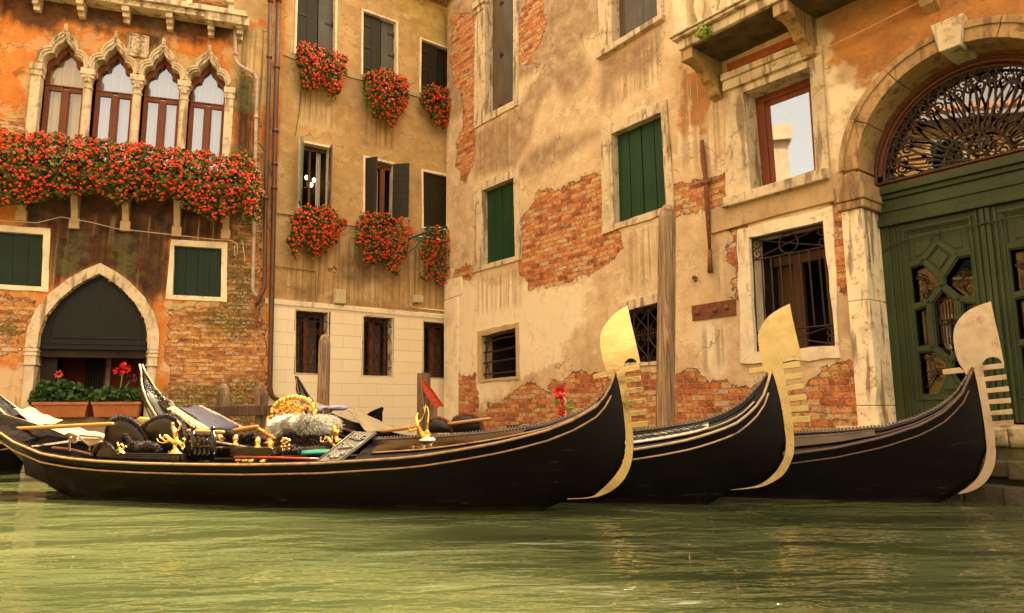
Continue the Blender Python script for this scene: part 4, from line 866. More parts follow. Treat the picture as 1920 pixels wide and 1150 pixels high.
for k, (u, z) in enumerate(springs):
    c = MB(); P0 = FA.P(u, 0, .0)
    if k in (0, 4): c.fbox(FA, u-.075, u+.075, zsill, zs_-.22, -.14, .045); c.fbox(FA, u-.09, u+.09, zs_-.22, zs_-.12, -.14, .06); c.fbox(FA, u-.10, u+.10, zs_-.118, zs_, -.14, .075)
    else: c.lathe(FA.P(u, 0, -.02), [(.075, zsill), (.07, zs_-.36), (.085, zs_-.35), (.085, zs_-.32), (.068, zs_-.30), (.075, zs_-.24), (.105, zs_-.12), (.115, zs_-.10)], 14); c.fbox(FA, u-.115, u+.115, zs_-.10, zs_+.01, -.13, .09)
    for s in (-1, 1):
        if k not in (0, 4): c.ball(FA.P(u+s*.075, zs_-.15, .06), .035, 6, 5); c.ball(FA.P(u+s*.03, zs_-.22, .07), .03, 6, 5)
    c.build('column', M_stone, A, bevel=.004)
# balcony ledge and its supports
mb = MB(); mb.fbox(FA, al, -.42, 4.88, 4.98, -.05, .42); mb.build('balcony_ledge', M_stoneD, A, bevel=.01)
for px_, y0, y1 in ((45, 350, 395), (145, 350, 410), (240, 350, 415), (336, 350, 425), (427, 360, 430)):
    u = FA.uz(px_, 380)[0]; zt = 4.875; zb_ = FA.uz(px_, y1)[1]
    mb = MB(); vs = [FA.P(u-.055, z, o) for o, z in ((0, zt), (.36, zt), (.33, zt-.12), (.12, zb_+.1), (.10, zb_-.02), (0, zb_-.06))]+[FA.P(u+.055, z, o) for o, z in ((0, zt), (.36, zt), (.33, zt-.12), (.12, zb_+.1), (.10, zb_-.02), (0, zb_-.06))]
    mb.add(vs, [tuple(range(6)), tuple(range(11, 5, -1))]+[(i, (i+1) % 6, (i+1) % 6+6, i+6) for i in range(6)]); mb.fbox(FA, u-.08, u+.08, zb_-.20, zb_-.02, 0, .09); mb.build('ledge_bracket', M_stoneD, A, bevel=.008)
# cornice with carved zigzag and brackets
zc0 = 8.20
mb = MB(); mb.fbox(FA, al, -.62, zc0, zc0+.10, -.02, .30); mb.fbox(FA, al, -.60, zc0+.102, zc0+.20, -.02, .37); mb.fbox(FA, -1.35, -.58, zc0-.06, zc0+.13, .10, .33)
n = int((6.0)/.13)
for k in range(n): u = al+.1+k*.13; mb.add([FA.P(u, zc0+.10, .30), FA.P(u+.12, zc0+.10, .30), FA.P(u+.06, zc0+.005, .30), FA.P(u+.06, zc0+.06, .35)], [(0, 1, 3), (1, 2, 3), (2, 0, 3), (0, 2, 1)])
cor = mb.build('cornice', M_stone, A, bevel=.004)
for px_ in (-20, 72, 156, 241, 322, 399, 453):
    u = FA.uz(px_, 30)[0]; mb = MB(); mb.fbox(FA, u-.06, u+.06, zc0-.10, zc0-.002, 0, .27); mb.fbox(FA, u-.055, u+.055, zc0-.18, zc0-.102, 0, .20); mb.fbox(FA, u-.05, u+.05, zc0-.26, zc0-.182, 0, .12); mb.build('cornice_bracket', M_stone, A, bevel=.006)
# little upper balcony foot at the top edge
mb = MB(); a = FA.uz(352, 2); b = FA.uz(440, 14); mb.fbox(FA, a[0], b[0], a[1]-.0, a[1]+.12, 0, .2); mb.fbox(FA, a[0], a[0]+.1, a[1]-.12, a[1]-.002, 0, .15); mb.fbox(FA, b[0]-.1, b[0], a[1]-.12, a[1]-.002, 0, .15); mb.build('upper_sill', M_stone, A, bevel=.008)
# crest
cq = Q(FA, [(241, 64), (279, 72), (277, 110), (239, 104)]); mb = MB(); mb.slab(FA, cq.loop(), .0, .03)
for i in range(13):
    for a, b in ((i/12, 0), (i/12, 1), (0, i/12), (1, i/12)): c = cq(a, b); mb.ball(FA.P(*c, .035), .022, 5, 4)
random.seed(5)
for p in ([(.3, .85), (.5, .7), (.35, .6), (.55, .5), (.4, .3)], [(.7, .85), (.6, .65), (.75, .5), (.6, .25)], [(.25, .25), (.4, .15), (.6, .15), (.78, .3)], [(.2, .7), (.25, .5), (.2, .35)], [(.45, .9), (.62, .9), (.8, .75)]): t2(mb, FA, [cq(*x) for x in p], .035, .022, 5)
mb.build('stone_crest', M_stone, A)
def winA(qs, lab):
    o, i = qs; w = frame_mb(MB(), FA, o, i, -.16, .02, .006).build('window', M_stoneW, A, bevel=.004); w['label'] = lab
    mb = MB(); leafpanel(mb, FA, i, 0, .49, 0, 1, 2, -.08, gap=.006); mb.build('shutter', M_dgreen, w); mb = MB(); leafpanel(mb, FA, i, .49, 1, 0, 1, 2, -.075, gap=.006); mb.build('shutter', M_dgreen, w)
winA(aw1, 'dark shuttered window left of the gate arch'); winA(aw2, 'dark shuttered window right of the gate arch')
# gate
mb = MB(); mb.band(FA, gate_out, gate_in, -.35, .035); ga = mb.build('gate_arch', M_stone, A, bevel=.008)
for s, px0 in ((-1, -3.80), (1, -1.97)):
    mb = MB(); x0 = px0; x1 = px0+.17
    mb.fbox(FA, x0, x1, 1.66, 1.955, -.35, .035)
    for z in (1.90, 1.83, 1.67): mb.fbox(FA, x0-.015, x1+.015, z, z+.03, -.35, .055)
    mb.fbox(FA, x0+.01, x1-.01, -.5, 1.655, -.35, .03); mb.build('gate_jamb', M_stone, A, bevel=.006)
gi = [(u*1.0, z) for u, z in gate_in]
mb = MB(); mb.slab(FA, gate_in[::-1]+[], -.14, -.10)
g2 = [(-2.80+(u+2.80)*.86, 2.13+(z-1.96)*.83) for u, z in gate_in]; g3 = [(-2.80+(u+2.80)*.83, 2.15+(z-1.96)*.79) for u, z in gate_in]
mb.band(FA, g2, g3, -.101, -.085); mb.fbox(FA, -3.45, -2.15, 2.14, 2.165, -.1, -.08); mb.fbox(FA, -3.62, -1.98, 1.95, 2.0, -.14, -.06); mb.fbox(FA, -3.6, -2.0, 2.04, 2.06, -.1, -.085)
mb.build('gate_lid', M_lid, A, bevel=.004)
mb = MB(); L = [(-3.66, -.5), (-1.94, -.5), (-1.94, 2), (-3.66, 2)]
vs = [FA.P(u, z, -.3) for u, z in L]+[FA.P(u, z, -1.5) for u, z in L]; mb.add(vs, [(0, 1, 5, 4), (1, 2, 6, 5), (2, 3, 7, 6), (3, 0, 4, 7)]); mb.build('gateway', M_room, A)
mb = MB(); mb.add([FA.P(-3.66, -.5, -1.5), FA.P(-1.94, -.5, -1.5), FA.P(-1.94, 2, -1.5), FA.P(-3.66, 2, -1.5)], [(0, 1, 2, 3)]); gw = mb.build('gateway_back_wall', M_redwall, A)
mb = MB(); mb.fbox(FA, -3.26, -2.92, 1.25, 1.95, -1.49, -1.44); mb.build('gateway_window', M_greyd, gw)
mb = MB(); mb.fbox(FA, -2.9, -2.82, .9, 1.95, -1.49, -1.40); mb.fbox(FA, -2.24, -1.94, .9, 1.95, -1.49, -1.40); mb.fbox(FA, -2.75, -1.94, .95, 1.28, -1.49, -1.42); mb.build('gateway_column', M_stone, gw)
mb = MB()
for x in np.linspace(-3.22, -2.96, 7): mb.tube([FA.P(x, 1.25, -1.42), FA.P(x, 1.95, -1.42)], .012, 5)
mb.build('gateway_bars', M_iron, gw)
mb = MB(); mb.fbox(FA, -3.64, -1.96, 1.82, 1.949, -.34, -.12); mb.fbox(FA, -3.63, -3.40, .5, 1.818, -.34, -.26); mb.fbox(FA, -2.08, -1.97, .5, 1.818, -.34, -.26); mb.build('gateway_frame', M_room, A)
mb = MB(); mb.fbox(FA, -3.66, -1.94, -.5, .80, -.6, -.05); mb.build('gate_sill', M_stoneD, A)
# pipes
def pipe(name, pts, r, m, label, F=None, cols=(), par=None):
    mb = MB(); mb.tube(pts, r, 10)
    for i in cols:
        p = pts[i[0]].lerp(pts[i[0]+1], i[1]); d = (pts[i[0]+1]-pts[i[0]]).normalized(); mb.tube([p-d*.03, p+d*.03], r*1.35, 10)
    tag(mb.build(name, m, base=pts[-1], smooth=True), label, 'pipe')
def smooth(pts, k=4):
    out = [pts[0]]
    for a, b, c in zip(pts[:-2], pts[1:-1], pts[2:]):
        r = min((a-b).length, (c-b).length, .22)*.5; p = b+(a-b).normalized()*r; q_ = b+(c-b).normalized()*r
        for i in range(k+1): f = i/k; out.append(p*(1-f)**2+b*2*f*(1-f)+q_*f*f)
    return out+[pts[-1]]
pipe('drain_pipe', smooth([FA.X(*p, .12) for p in ((441, 52), (441, 118), (482, 142), (479, 300), (474, 546), (485, 560))]), .033, M_pipew, 'pale crooked drain pipe running past the gothic windows', cols=((0, .9), (10, .5), (6, .3)))
pipe('drain_pipe', smooth([FA.X(*p, .14) for p in ((508, -60), (504, 160), (498, 380), (496, 541), (487, 556), (481, 572))]), .04, M_pipe, 'dark brown drain pipe ending halfway down at the house junction', cols=((0, .3), (0, .8), (6, .5)))
mb = MB(); P0 = FA.uz(482, 558); mb.slab(FA, [(P0[0]-.07, P0[1]), (P0[0]+.07, P0[1]), (P0[0]+.05, P0[1]-.3), (P0[0]+.015, P0[1]-.56), (P0[0]-.02, P0[1]-.3)], .0, .16); tag(mb.build('drain_hopper', M_rust, base=FA.P(*P0)), 'narrow rusty drain hopper wedged at the house junction under two pipes', 'drain hopper')
pipe('drain_pipe', smooth([FB.X(*p, .12) for p in ((524, -60), (517, 200), (513, 400), (506, 731), (511, 746), (530, 753))]), .045, M_pipe, 'long brown drain pipe reaching down to the pale ashlar base', cols=((0, .25), (0, .75), (5, .2), (5, .55), (5, .8)))
mb = MB(); mb.tube([FA.X(*p, .16) for p in ((-30, 412), (0, 414), (70, 418), (114, 407), (170, 417), (219, 429), (328, 441), (400, 449), (434, 451), (445, 458), (445, 475), (440, 480), (440, 462), (455, 453), (459, 490))], .007, 5)
tag(mb.build('wall_cable', M_cablew, base=FA.X(219, 429)), 'pale cable sagging across dark stained wall above the gate arch', 'cable')
mb = MB(); mb.tube([FA.X(*p, .08) for p in ((70, 420), (114, 408), (240, 434), (330, 440))], .005, 5); mb.tube([FA.X(*p, .1) for p in ((508, 225), (502, 262), (504, 300), (510, 330))], .008, 5); tag(mb.build('wall_cable', M_cable, base=FA.X(240, 434)), 'second thinner dark wire near the brown drain pipes and gate arch', 'wire')
# ================================================================ FLOWERS
def flowers(name, F, px, off, thick, nleaf, nbl, label, group=None, box=None, seed=1, cat='flower box', lsz=.034, petal=None, leafmat=None, uzs=None):
    r = np.random.default_rng(seed); poly = np.array(uzs if uzs is not None else F.poly(px, off+thick*.5)); lo, hi = poly.min(0), poly.max(0)
    def sample(n, bias):
        out = []
        while len(out) < n:
            p = r.uniform(lo, hi, (n*3, 2)); d = sdist(p[:, 0], p[:, 1], poly); p = p[d > -.07*r.random(len(d))**2]; d = sdist(p[:, 0], p[:, 1], poly)
            dd = np.clip(d/max(.12, min(hi[0]-lo[0], hi[1]-lo[1])*.33), 0, 1)**.5; o = off+thick*(.5+.5*dd*(bias+(1-bias)*r.uniform(-1, 1, len(d))))
            nn_ = np.array([mnoise.noise(Vector((a*5+seed*7, b*5, 3.1)))+.5*mnoise.noise(Vector((a*13, b*13+seed, 1.7))) for a, b in p])
            ok = (nn_*.13+.03+.25*(d > .16)+(d-.02) > -.0) & (nn_ > -.42-.3*r.random(len(d))); out += [(a, b, c) for (a, b), c, k_ in zip(p, o, ok) if k_]
        return out[:n]
    root = thing(name, label, cat, F.P((lo[0]+hi[0])/2, lo[1], off), group)
    D, Nn = np.array(F.d), np.array(F.n); O = np.array(F.O)
    def W(u, z, o): return O+D*u+Nn*o+np.array((0, 0, z))
    mb = MB(); vs = []; fs = []
    for u, z, o in sample(nleaf, .15):
        c = W(u, z, o); n = Nn*r.uniform(.1, 1)+np.array((0, 0, r.uniform(-.1, 1.1)))+r.normal(0, .45, 3); n /= np.linalg.norm(n)
        a = np.cross(n, r.normal(0, 1, 3)); a /= np.linalg.norm(a); b = np.cross(n, a); s = lsz*r.uniform(.5, 1.25); k = len(vs)
        for ang in (0, 1.05, 2.1, 3.14, 4.19, 5.24): vs.append(tuple(c+(a*math.cos(ang)+b*math.sin(ang)*.85)*s+n*s*.25*(ang in (0, 2.1, 4.19))))
        fs.append((k, k+1, k+2, k+3, k+4, k+5))
    mb.v = vs; mb.f = fs; mb.build('foliage', leafmat or M_leaf, root)
    vs = []; fs = []
    for u, z, o in sample(int(nbl*1.35), .7):
        c0 = W(u, z, o+.055); R_ = r.uniform(.012, .036)
        for _ in range(int(5+R_*270)):
            n = Nn*.8+np.array((0, 0, .5))+r.normal(0, .8, 3); n /= np.linalg.norm(n); c = c0+n*R_*r.uniform(.4, 1)
            a = np.cross(n, r.normal(0, 1, 3)); a /= np.linalg.norm(a); b = np.cross(n, a); s = r.uniform(.009, .016); k = len(vs)
            for ang in (0, 1.26, 2.51, 3.77, 5.03): vs.append(tuple(c+(a*math.cos(ang)+b*math.sin(ang))*s))
            fs.append((k, k+1, k+2, k+3, k+4))
    if vs: mb = MB(); mb.v = vs; mb.f = fs; mb.build('blossoms', petal or M_petal, root)
    if box:
        mb = MB(); mb.fbox(F, *box); mb.build('trough', M_terra if cat == 'planter' else M_iron, root, bevel=.01)
    return root
GB = 'red geranium boxes on the ochre house'
def fb(px, lab, sd, qk, nl=1500, nb=190):
    q = bQ[qk]; flowers('flower_box', FB, px, .02, .42, nl, nb, lab, GB, (q.bl.x+.02, q.br.x-.02, q.bl.y-.16, q.bl.y+.0, .06, .24), sd)
fb(p3([(225, 240), (270, 232), (340, 270), (440, 290), (480, 310), (497, 370), (470, 450), (430, 530), (400, 520), (350, 450), (300, 500), (250, 490), (232, 430), (215, 330)]), 'red geraniums under the first top window, nearest the drain pipes', 1, 't1')
fb(p3([(590, 385), (640, 375), (730, 380), (800, 430), (828, 480), (815, 560), (770, 640), (735, 695), (690, 650), (640, 640), (600, 580), (580, 500), (578, 430)]), 'red geraniums under the middle window of the top row', 2, 't2')
fb(p3([(900, 475), (950, 455), (1010, 480), (1080, 500), (1080, 660), (990, 690), (950, 690), (940, 620), (900, 580), (880, 530)]), 'red geraniums under the top window beside the cream corner', 3, 't3', 1100, 140)
fb(p4([(200, 40), (290, 10), (380, 25), (450, 70), (465, 130), (420, 190), (380, 240), (310, 280), (230, 240), (205, 300), (175, 260), (160, 190), (185, 150), (180, 80)]), 'red geraniums under the open window with chandelier lights', 4, 'm1')
fb(p4([(540, 60), (600, 50), (700, 65), (770, 90), (800, 140), (790, 200), (770, 290), (715, 375), (670, 350), (640, 310), (560, 320), (520, 290), (505, 190), (510, 120)]), 'red geraniums under the open window with two dark leaves', 5, 'm2', 1700, 230)
fb(p4([(860, 140), (920, 120), (1000, 130), (1060, 200), (1050, 420), (950, 430), (900, 390), (850, 415), (835, 390), (870, 350), (840, 260), (845, 190)]), 'red geraniums behind the green iron bracket, lowest by the cream corner', 6, 'm3', 1300, 160)
flowers('balcony_flowers', FA, [(-260, 232), (-100, 240), (0, 246), (60, 252), (100, 250), (200, 262), (300, 278), (400, 288), (430, 292), (465, 284), (488, 320), (494, 360), (482, 418), (462, 412), (455, 372), (440, 405), (400, 415), (370, 400), (330, 380), (280, 372), (235, 385), (180, 362), (120, 372), (60, 378), (20, 388), (0, 380), (-120, 370), (-260, 360)],
        .20, .50, 11500, 1150, 'long hanging mass of red geraniums below the gothic windows', None, (al+.2, -.62, 4.99, 5.2, .18, .40), 9, 'flowers')
# planters in the gateway
def planter(u0, u1, lab, sd):
    z0, z1 = .80, 1.05
    root = flowers('terracotta_planter', FA, None, -.02, .34, 900, 0, lab, 'terracotta planters in the gateway', None, sd, 'planter', .04, None, M_leafd, [(u0-.08, z1+.0), (u0+.1, z1-.06), ((u0+u1)/2, z1-.02), (u1-.05, z1-.06), (u1+.05, z1+.02), (u1, z1+.22), ((u0+u1)/2, z1+.34 if sd == 21 else z1+.22), (u0+.1, z1+.36 if sd == 21 else z1+.24), (u0-.06, z1+.16)])
    mb = MB(); t_ = .04
    vs = [FA.P(u0+t_, z0, .02), FA.P(u1-t_, z0, .02), FA.P(u1-t_, z0, .24), FA.P(u0+t_, z0, .24), FA.P(u0, z1, -.0), FA.P(u1, z1, -.0), FA.P(u1, z1, .28), FA.P(u0, z1, .28)]; mb.hexa(vs); mb.fbox(FA, u0-.01, u1+.01, z1-.045, z1+.005, -.01, .295)
    mb.build('trough', M_terra, root, bevel=.008); return root
planter(-3.55, -2.76, 'terracotta trough of low green leaves nearest the left gate jamb', 21)
r2 = planter(-2.70, -1.98, 'terracotta trough with a tall red amaryllis in the gateway', 22)
mb = MB(); c0 = FA.P(-2.33, 1.1, .15)
for k in range(11):
    a = random.uniform(-1.4, 1.4); L_ = random.uniform(.3, .45); pts = [c0+Vector((math.sin(a)*L_*f*.9, random.uniform(-.05, 0)*f, L_*(.9*f-(1.5 if abs(a) > .7 else .9)*f*f))) for f in np.linspace(0, 1, 7)]
    mb.tube(pts, [.006, .014, .018, .018, .014, .009, .002], 4)
mb.build('amaryllis_leaves', M_plant_g, r2)
mb = MB(); mb.tube([c0, FA.P(-2.30, 1.55, .15)], .012, 5); mb.tube([c0, FA.P(-2.18, 1.42, .15)], .010, 5); mb.build('stem', M_plant_g, r2)
def bloom(c, r, m, par, name='bloom', n=26):
    mb = MB()
    for i in range(n):
        d = Vector(rng.normal(0, 1, 3)).normalized(); a = d.orthogonal().normalized(); b = d.cross(a); p = Vector(c)+d*r*.35
        mb.add([p-a*r*.1, p+(d+a*.5)*r*.5, p+d*r*.9, p+(d-a*.5)*r*.5], [(0, 1, 2, 3)])
    return mb.build(name, m, par)
bloom(FA.P(-2.34, 1.60, .18), .10, M_rose, r2); bloom(FA.P(-2.26, 1.63, .14), .09, M_petal, r2); bloom(FA.P(-2.16, 1.45, .15), .08, pm('wilted_petals', (.08, .01, .01), .8), r2)
r1_ = [o for o in COL.objects if o.name.startswith('terracotta_planter')][0]
bloom(FA.P(-3.25, 1.52, .15), .06, M_pink, r1_); mb = MB(); mb.tube([FA.P(-3.25, 1.2, .15), FA.P(-3.25, 1.5, .15)], .007, 5); mb.build('stem', M_plant_g, r1_)
# green tuft growing on the balcony edge
mb = MB(); c0 = FC.X(1318, 62, BO+.1)
for k in range(260):
    d = Vector(rng.normal(0, 1, 3)).normalized(); p = c0+d*random.uniform(.02, .11); a = d.orthogonal()*.02; b = d.cross(a.normalized())*.02; mb.add([p-a, p-b, p+a, p+b], [(0, 1, 2, 3)])
tag(mb.build('wall_weed', leafm('bright_weed', (.14, .24, .02), (.42, .5, .06)), base=c0), 'bright green weed tuft growing from the balcony slab edge', 'weed')
# ================================================================ GONDOLAS
def interp(xs, ys, x): return float(np.interp(x, xs, ys))
def resamp(P, n):
    P = np.array(P, float); s = np.r_[0, np.cumsum(np.hypot(*np.diff(P, axis=0).T))]; t = np.linspace(0, s[-1], n)
    return np.stack([np.interp(t, s, P[:, 0]), np.interp(t, s, P[:, 1])], 1)
class Boat:
    def __init__(s, bow, stern, bmax=.50):      # bow, stern: (px, Y) of the centreline ends
        b = at(bow[0], hz(bow[0]), bow[1]); e = at(stern[0], hz(stern[0]), stern[1]); s.o = Vector((e.x, e.y, 0)); d = Vector((b.x-e.x, b.y-e.y, 0)); s.L = d.length; s.d = d.normalized(); s.n = Vector((-s.d.y, s.d.x, 0)); s.bm = bmax   # n points to the far side
    def W(s, x, y, z): return s.o + s.d*x + s.n*y + Vector((0, 0, z))
    def lp(s, px, py, y=0.):      # photo pixel on the upright plane y -> (x, z)
        r = ray(px, py); t = (y-(CAM-s.o).dot(s.n))/r.dot(s.n); P = CAM+r*t; return ((P-s.o).dot(s.d), P.z)
    def X(s, px, py, y=0.): x, z = s.lp(px, py, y); return s.W(x, y, z)
    def beam(s, x):
        u = min(max(x/s.L, 0), 1); return max(.012, s.bm*math.sin(math.pi*u**.92)**.62)
    def near(s, pts):      # pixels lying on the near gunwale -> (x, z)
        out = []
        for px, py in pts:
            y = 0.
            for _ in range(6): x, z = s.lp(px, py, -y); y = s.beam(x)
            out.append((x, z))
        return out
def gondola(bt, root, sheer, ridge, sternc, bowc, mhull, mrail, xf, xa, mdeck=None, panel=None, ridge_dots=True):
    # sheer / ridge: (x, z) lists, sternc / bowc: curves from keel to top
    N, V = 72, 12
    G = resamp(sheer, N+1); bt.Gs = G; Sv = np.array(sternc)[::-1]; Bv = np.array(bowc)
    un = (G[:, 0]-G[0, 0])/(G[-1, 0]-G[0, 0]); ks = min(.16, max(.05, 1.1*(Sv[-1, 0]-Sv[0, 0])/bt.L)); kb = 1-min(.14, max(.04, (Bv[:, 0].max()-Bv[0, 0])/bt.L))
    Sr = resamp(Sv, 40); Br = resamp(Bv, 40); K = []
    for u in un:
        if u < ks: f = (u/ks)*39; K.append([np.interp(f, range(40), Sr[:, 0]), np.interp(f, range(40), Sr[:, 1])])
        elif u > kb: f = ((u-kb)/(1-kb))*39; K.append([np.interp(f, range(40), Br[:, 0]), np.interp(f, range(40), Br[:, 1])])
        else: f = (u-ks)/(kb-ks); K.append([Sv[-1, 0]+(Bv[0, 0]-Sv[-1, 0])*f, min(0, Sv[-1, 1]+(Bv[0, 1]-Sv[-1, 1])*f)-.14*math.sin(math.pi*f)**.5])
    K = np.array(K)
    def surf(i, j, side):
        u, v = un[i], j/V; p = (1-v)*K[i]+v*G[i]
        f = min(1, max(0, (u-ks*.7)/.12))*min(1, max(0, (kb+.03-u)/.16)); e = .55*f**.7
        b = bt.beam(G[i][0])*(e+(1-e)*v**(.72 if f > .5 else .85)) if j else bt.beam(G[i][0])*e+.006
        return bt.W(p[0], side*b, p[1])
    def gun(x): return interp(G[:, 0], G[:, 1], x)
    bt.gun = gun
    for side, nm in ((-1, 'near'), (1, 'far')): pass
    mb = MB(); vs = []; fs = []
    for side in (-1, 1):
        b0 = len(vs)
        for i in range(N+1):
            for j in range(V+1): vs.append(surf(i, j, side))
        for i in range(N):
            for j in range(V):
                a = b0+i*(V+1)+j; fs.append((a, a+V+1, a+V+2, a+1))
    n1 = (N+1)*(V+1)
    for i in range(N): a = i*(V+1); fs.append((a, a+n1, a+n1+V+1, a+V+1))      # bottom
    mb.v = vs; mb.f = fs; mb.build('hull', mhull, root, smooth=True)
    # rails
    def edge(side, dz, x0, x1, dy, n=70):
        xs_ = np.linspace(0, 1, n)**1.0; out = []
        for i in range(N+1):
            x, z = G[i]
            if x0 <= x <= x1: out.append(bt.W(x, side*(bt.beam(x)-.0+dy), z+dz))
        return out
    L = bt.L
    for side in (-1, 1):
        mb = MB(); mb.tube(edge(side, .004, -9, 99, .008), .013, 6); mb.build('gunwale_rail', mrail, root, smooth=True)
        mb = MB(); mb.tube(edge(side, -.085, .25, G[-1][0]-.03, -.004), .010, 6); mb.build('rubbing_strake', mrail, root, smooth=True)
        mb = MB(); a = edge(side, .012, .1, 99, -.028); mb.tube(a, .012, 6); mb.build('inner_rail', M_black, root, smooth=True)
    R = np.array(ridge)
    # decks
    def deckpts(x0, x1, n, rz):
        vs = []; xs = np.linspace(x0, x1, n)
        for x in xs:
            b = bt.beam(x)-.03; b = max(b, .004); z = gun(x)+.005; r = rz(x)
            for f in (-1, -.8, -.55, -.3, -.12, -.03, .03, .12, .3, .55, .8, 1): vs.append(bt.W(x, f*b, z+(r-z)*(1-abs(f))**.85 if abs(f) < 1 else z))
        m = 12; fs = [(i*m+j, (i+1)*m+j, (i+1)*m+j+1, i*m+j+1) for i in range(n-1) for j in range(m-1)]
        return vs, fs
    rz = lambda x: max(interp(R[:, 0], R[:, 1], x), gun(x)+.01)
    bt.rz = rz
    x1 = G[-1][0]-.01
    mb = MB(); mb.add(*deckpts(xf, x1, 46, rz)); mb.build('foredeck', mdeck or M_deck, root, smooth=True)
    # deck ridge with a beaded edge
    mb = MB(); pts = [bt.W(x, 0, rz(x)+.008) for x in np.linspace(xf, x1-.02, 50)]; mb.tube(pts, .014, 6)
    if ridge_dots:
        for x in np.arange(xf, x1-.03, .032): mb.ball(bt.W(x, -.008, rz(x)+.024), .011, 5, 3)
    mb.build('ridge_beading', pm('ridge_pewter', (.16, .13, .11), .35, .5), root, smooth=False)
    for f, r_ in ((-.72, .008), (-.30, .006), (-.16, .006)):
        mb = MB(); pts = [bt.W(x, f*bt.beam(x), (lambda z, r: z+(r-z)*(1-abs(f))**.85)(gun(x)+.005, rz(x))+.004) for x in np.linspace(xf+.15, x1-.15, 40)]; mb.tube(pts, r_, 5); mb.build('deck_moulding', M_black if f > -.5 else mrail, root, smooth=True)
    # closed end of the foredeck
    b = bt.beam(xf)-.03; mb = MB(); zg = gun(xf); mb.add([bt.W(xf, -b, zg), bt.W(xf, 0, rz(xf)), bt.W(xf, b, zg), bt.W(xf, b*.6, .08), bt.W(xf, -b*.6, .08)], [(0, 1, 2, 3, 4)]); mb.build('bulkhead', M_black, root)
    # stern deck
    ra = lambda x: gun(x)+.03+.05*min(1, x/.6)
    mb = MB(); mb.add(*deckpts(G[0][0]+.01, xa, 24, ra)); mb.build('stern_deck', mdeck or M_deck, root, smooth=True)
    # floor, inner sides
    mb = MB(); xs = np.linspace(xa, xf, 24); vs = []
    for x in xs: b = bt.beam(x)-.045; zf = max(.10, gun(x)-.34); vs += [bt.W(x, -b, gun(x)-.01), bt.W(x, -b*.72, zf), bt.W(x, b*.72, zf), bt.W(x, b, gun(x)-.01)]
    mb.add(vs, [(i*4+j, (i+1)*4+j, (i+1)*4+j+1, i*4+j+1) for i in range(23) for j in range(3)]); mb.build('inside', M_deck, root, smooth=False)
    mb = MB(); b = bt.beam(xa)-.03; zg = gun(xa); mb.add([bt.W(xa, -b, zg), bt.W(xa, 0, ra(xa)), bt.W(xa, b, zg), bt.W(xa, b*.6, zg*.45), bt.W(xa, -b*.6, zg*.45)], [(0, 1, 2, 3, 4)]); mb.build('bulkhead', M_black, root)
    # gunwale cap
    for side in (-1, 1):
        mb = MB(); vs = []
        for x in np.linspace(xa-.1, xf+.1, 40): b = bt.beam(x); z = gun(x)+.006; vs += [bt.W(x, side*b, z), bt.W(x, side*(b-.06), z+.004), bt.W(x, side*(b-.06), z-.03)]
        mb.add(vs, [(i*3+j, (i+1)*3+j, (i+1)*3+j+1, i*3+j+1) for i in range(39) for j in range(2)]); mb.build('gunwale', M_black, root)
def ferro(bt, root, mat, k, ox, oy, P, th=.011):
    """P: traced iron outline in enlarged photo pixels; k, ox, oy map them to photo pixels"""
    mp = lambda pts: [bt.lp(x/k+ox, y/k+oy) for x, y in pts]
    def plate(mb, pts, t=th, y0=0):
        uz = mp(pts); n = len(uz); vs = [bt.W(x, y0-t, z) for x, z in uz]+[bt.W(x, y0+t, z) for x, z in uz]
        mb.add(vs, [tuple(range(n)), tuple(range(2*n-1, n-1, -1))]+[(i, (i+1) % n, (i+1) % n+n, i+n) for i in range(n)])
    mb = MB(); plate(mb, P['blade']+P['arch']+P['stemr']+P['steml'][::-1]); mb.build('bow_iron', mat, root, bevel=.004)
    for t_ in P['teeth']:
        mb = MB(); plate(mb, t_, th*.9); mb.build('iron_tooth', mat, root, bevel=.004)
    mb = MB(); plate(mb, P['back'], th*.9); mb.build('rear_tooth', mat, root, bevel=.004)
def dense(pts, k=6):      # Catmull-Rom through traced points
    P = [np.array(p, float) for p in pts]; P = [2*P[0]-P[1]]+P+[2*P[-1]-P[-2]]; out = []
    for i in range(1, len(P)-2):
        for j in range(k):
            t = j/k; out.append(tuple(.5*((2*P[i])+(-P[i-1]+P[i+1])*t+(2*P[i-1]-5*P[i]+4*P[i+1]-P[i+2])*t*t+(-P[i-1]+3*P[i]-3*P[i+1]+P[i+2])*t**3)))
    return out+[tuple(P[-2])]
def arch_pts(c, rx, ry, n=10, tilt=0): return [(c[0]+rx*math.cos(math.pi*i/n)-0, c[1]-ry*math.sin(math.pi*i/n)+tilt*math.cos(math.pi*i/n)) for i in range(n+1)]
F1 = dict(blade=dense([(285, 470), (262, 415), (243, 350), (234, 270), (246, 212), (285, 158), (332, 115), (375, 92)])+dense([(375, 92), (392, 175), (418, 285), (440, 385)]),
 arch=[(432, 390)]+arch_pts((390, 398), 34, 36, 10, -3)+[(354, 408)],
 stemr=dense([(357, 415), (366, 480), (380, 570), (392, 660), (400, 725), (404, 790), (401, 860), (388, 920), (358, 982), (310, 1030), (250, 1062), (180, 1079), (35, 1087)]),
 steml=dense([(286, 470), (312, 437), (328, 490), (345, 570), (357, 660), (365, 760), (364, 830), (350, 895), (320, 950), (280, 998), (235, 1040), (180, 1073), (40, 1083)]),
 teeth=[[(350, 408), (435, 390), (438, 422), (356, 438)], [(360, 463), (444, 450), (446, 480), (362, 492)], [(368, 517), (455, 508), (457, 534), (370, 547)], [(376, 577), (466, 567), (470, 593), (380, 605)], [(384, 633), (472, 624), (475, 652), (388, 662)], [(391, 690), (480, 682), (483, 712), (396, 720)]],
 back=[(197, 447), (275, 428), (290, 455), (203, 471)])
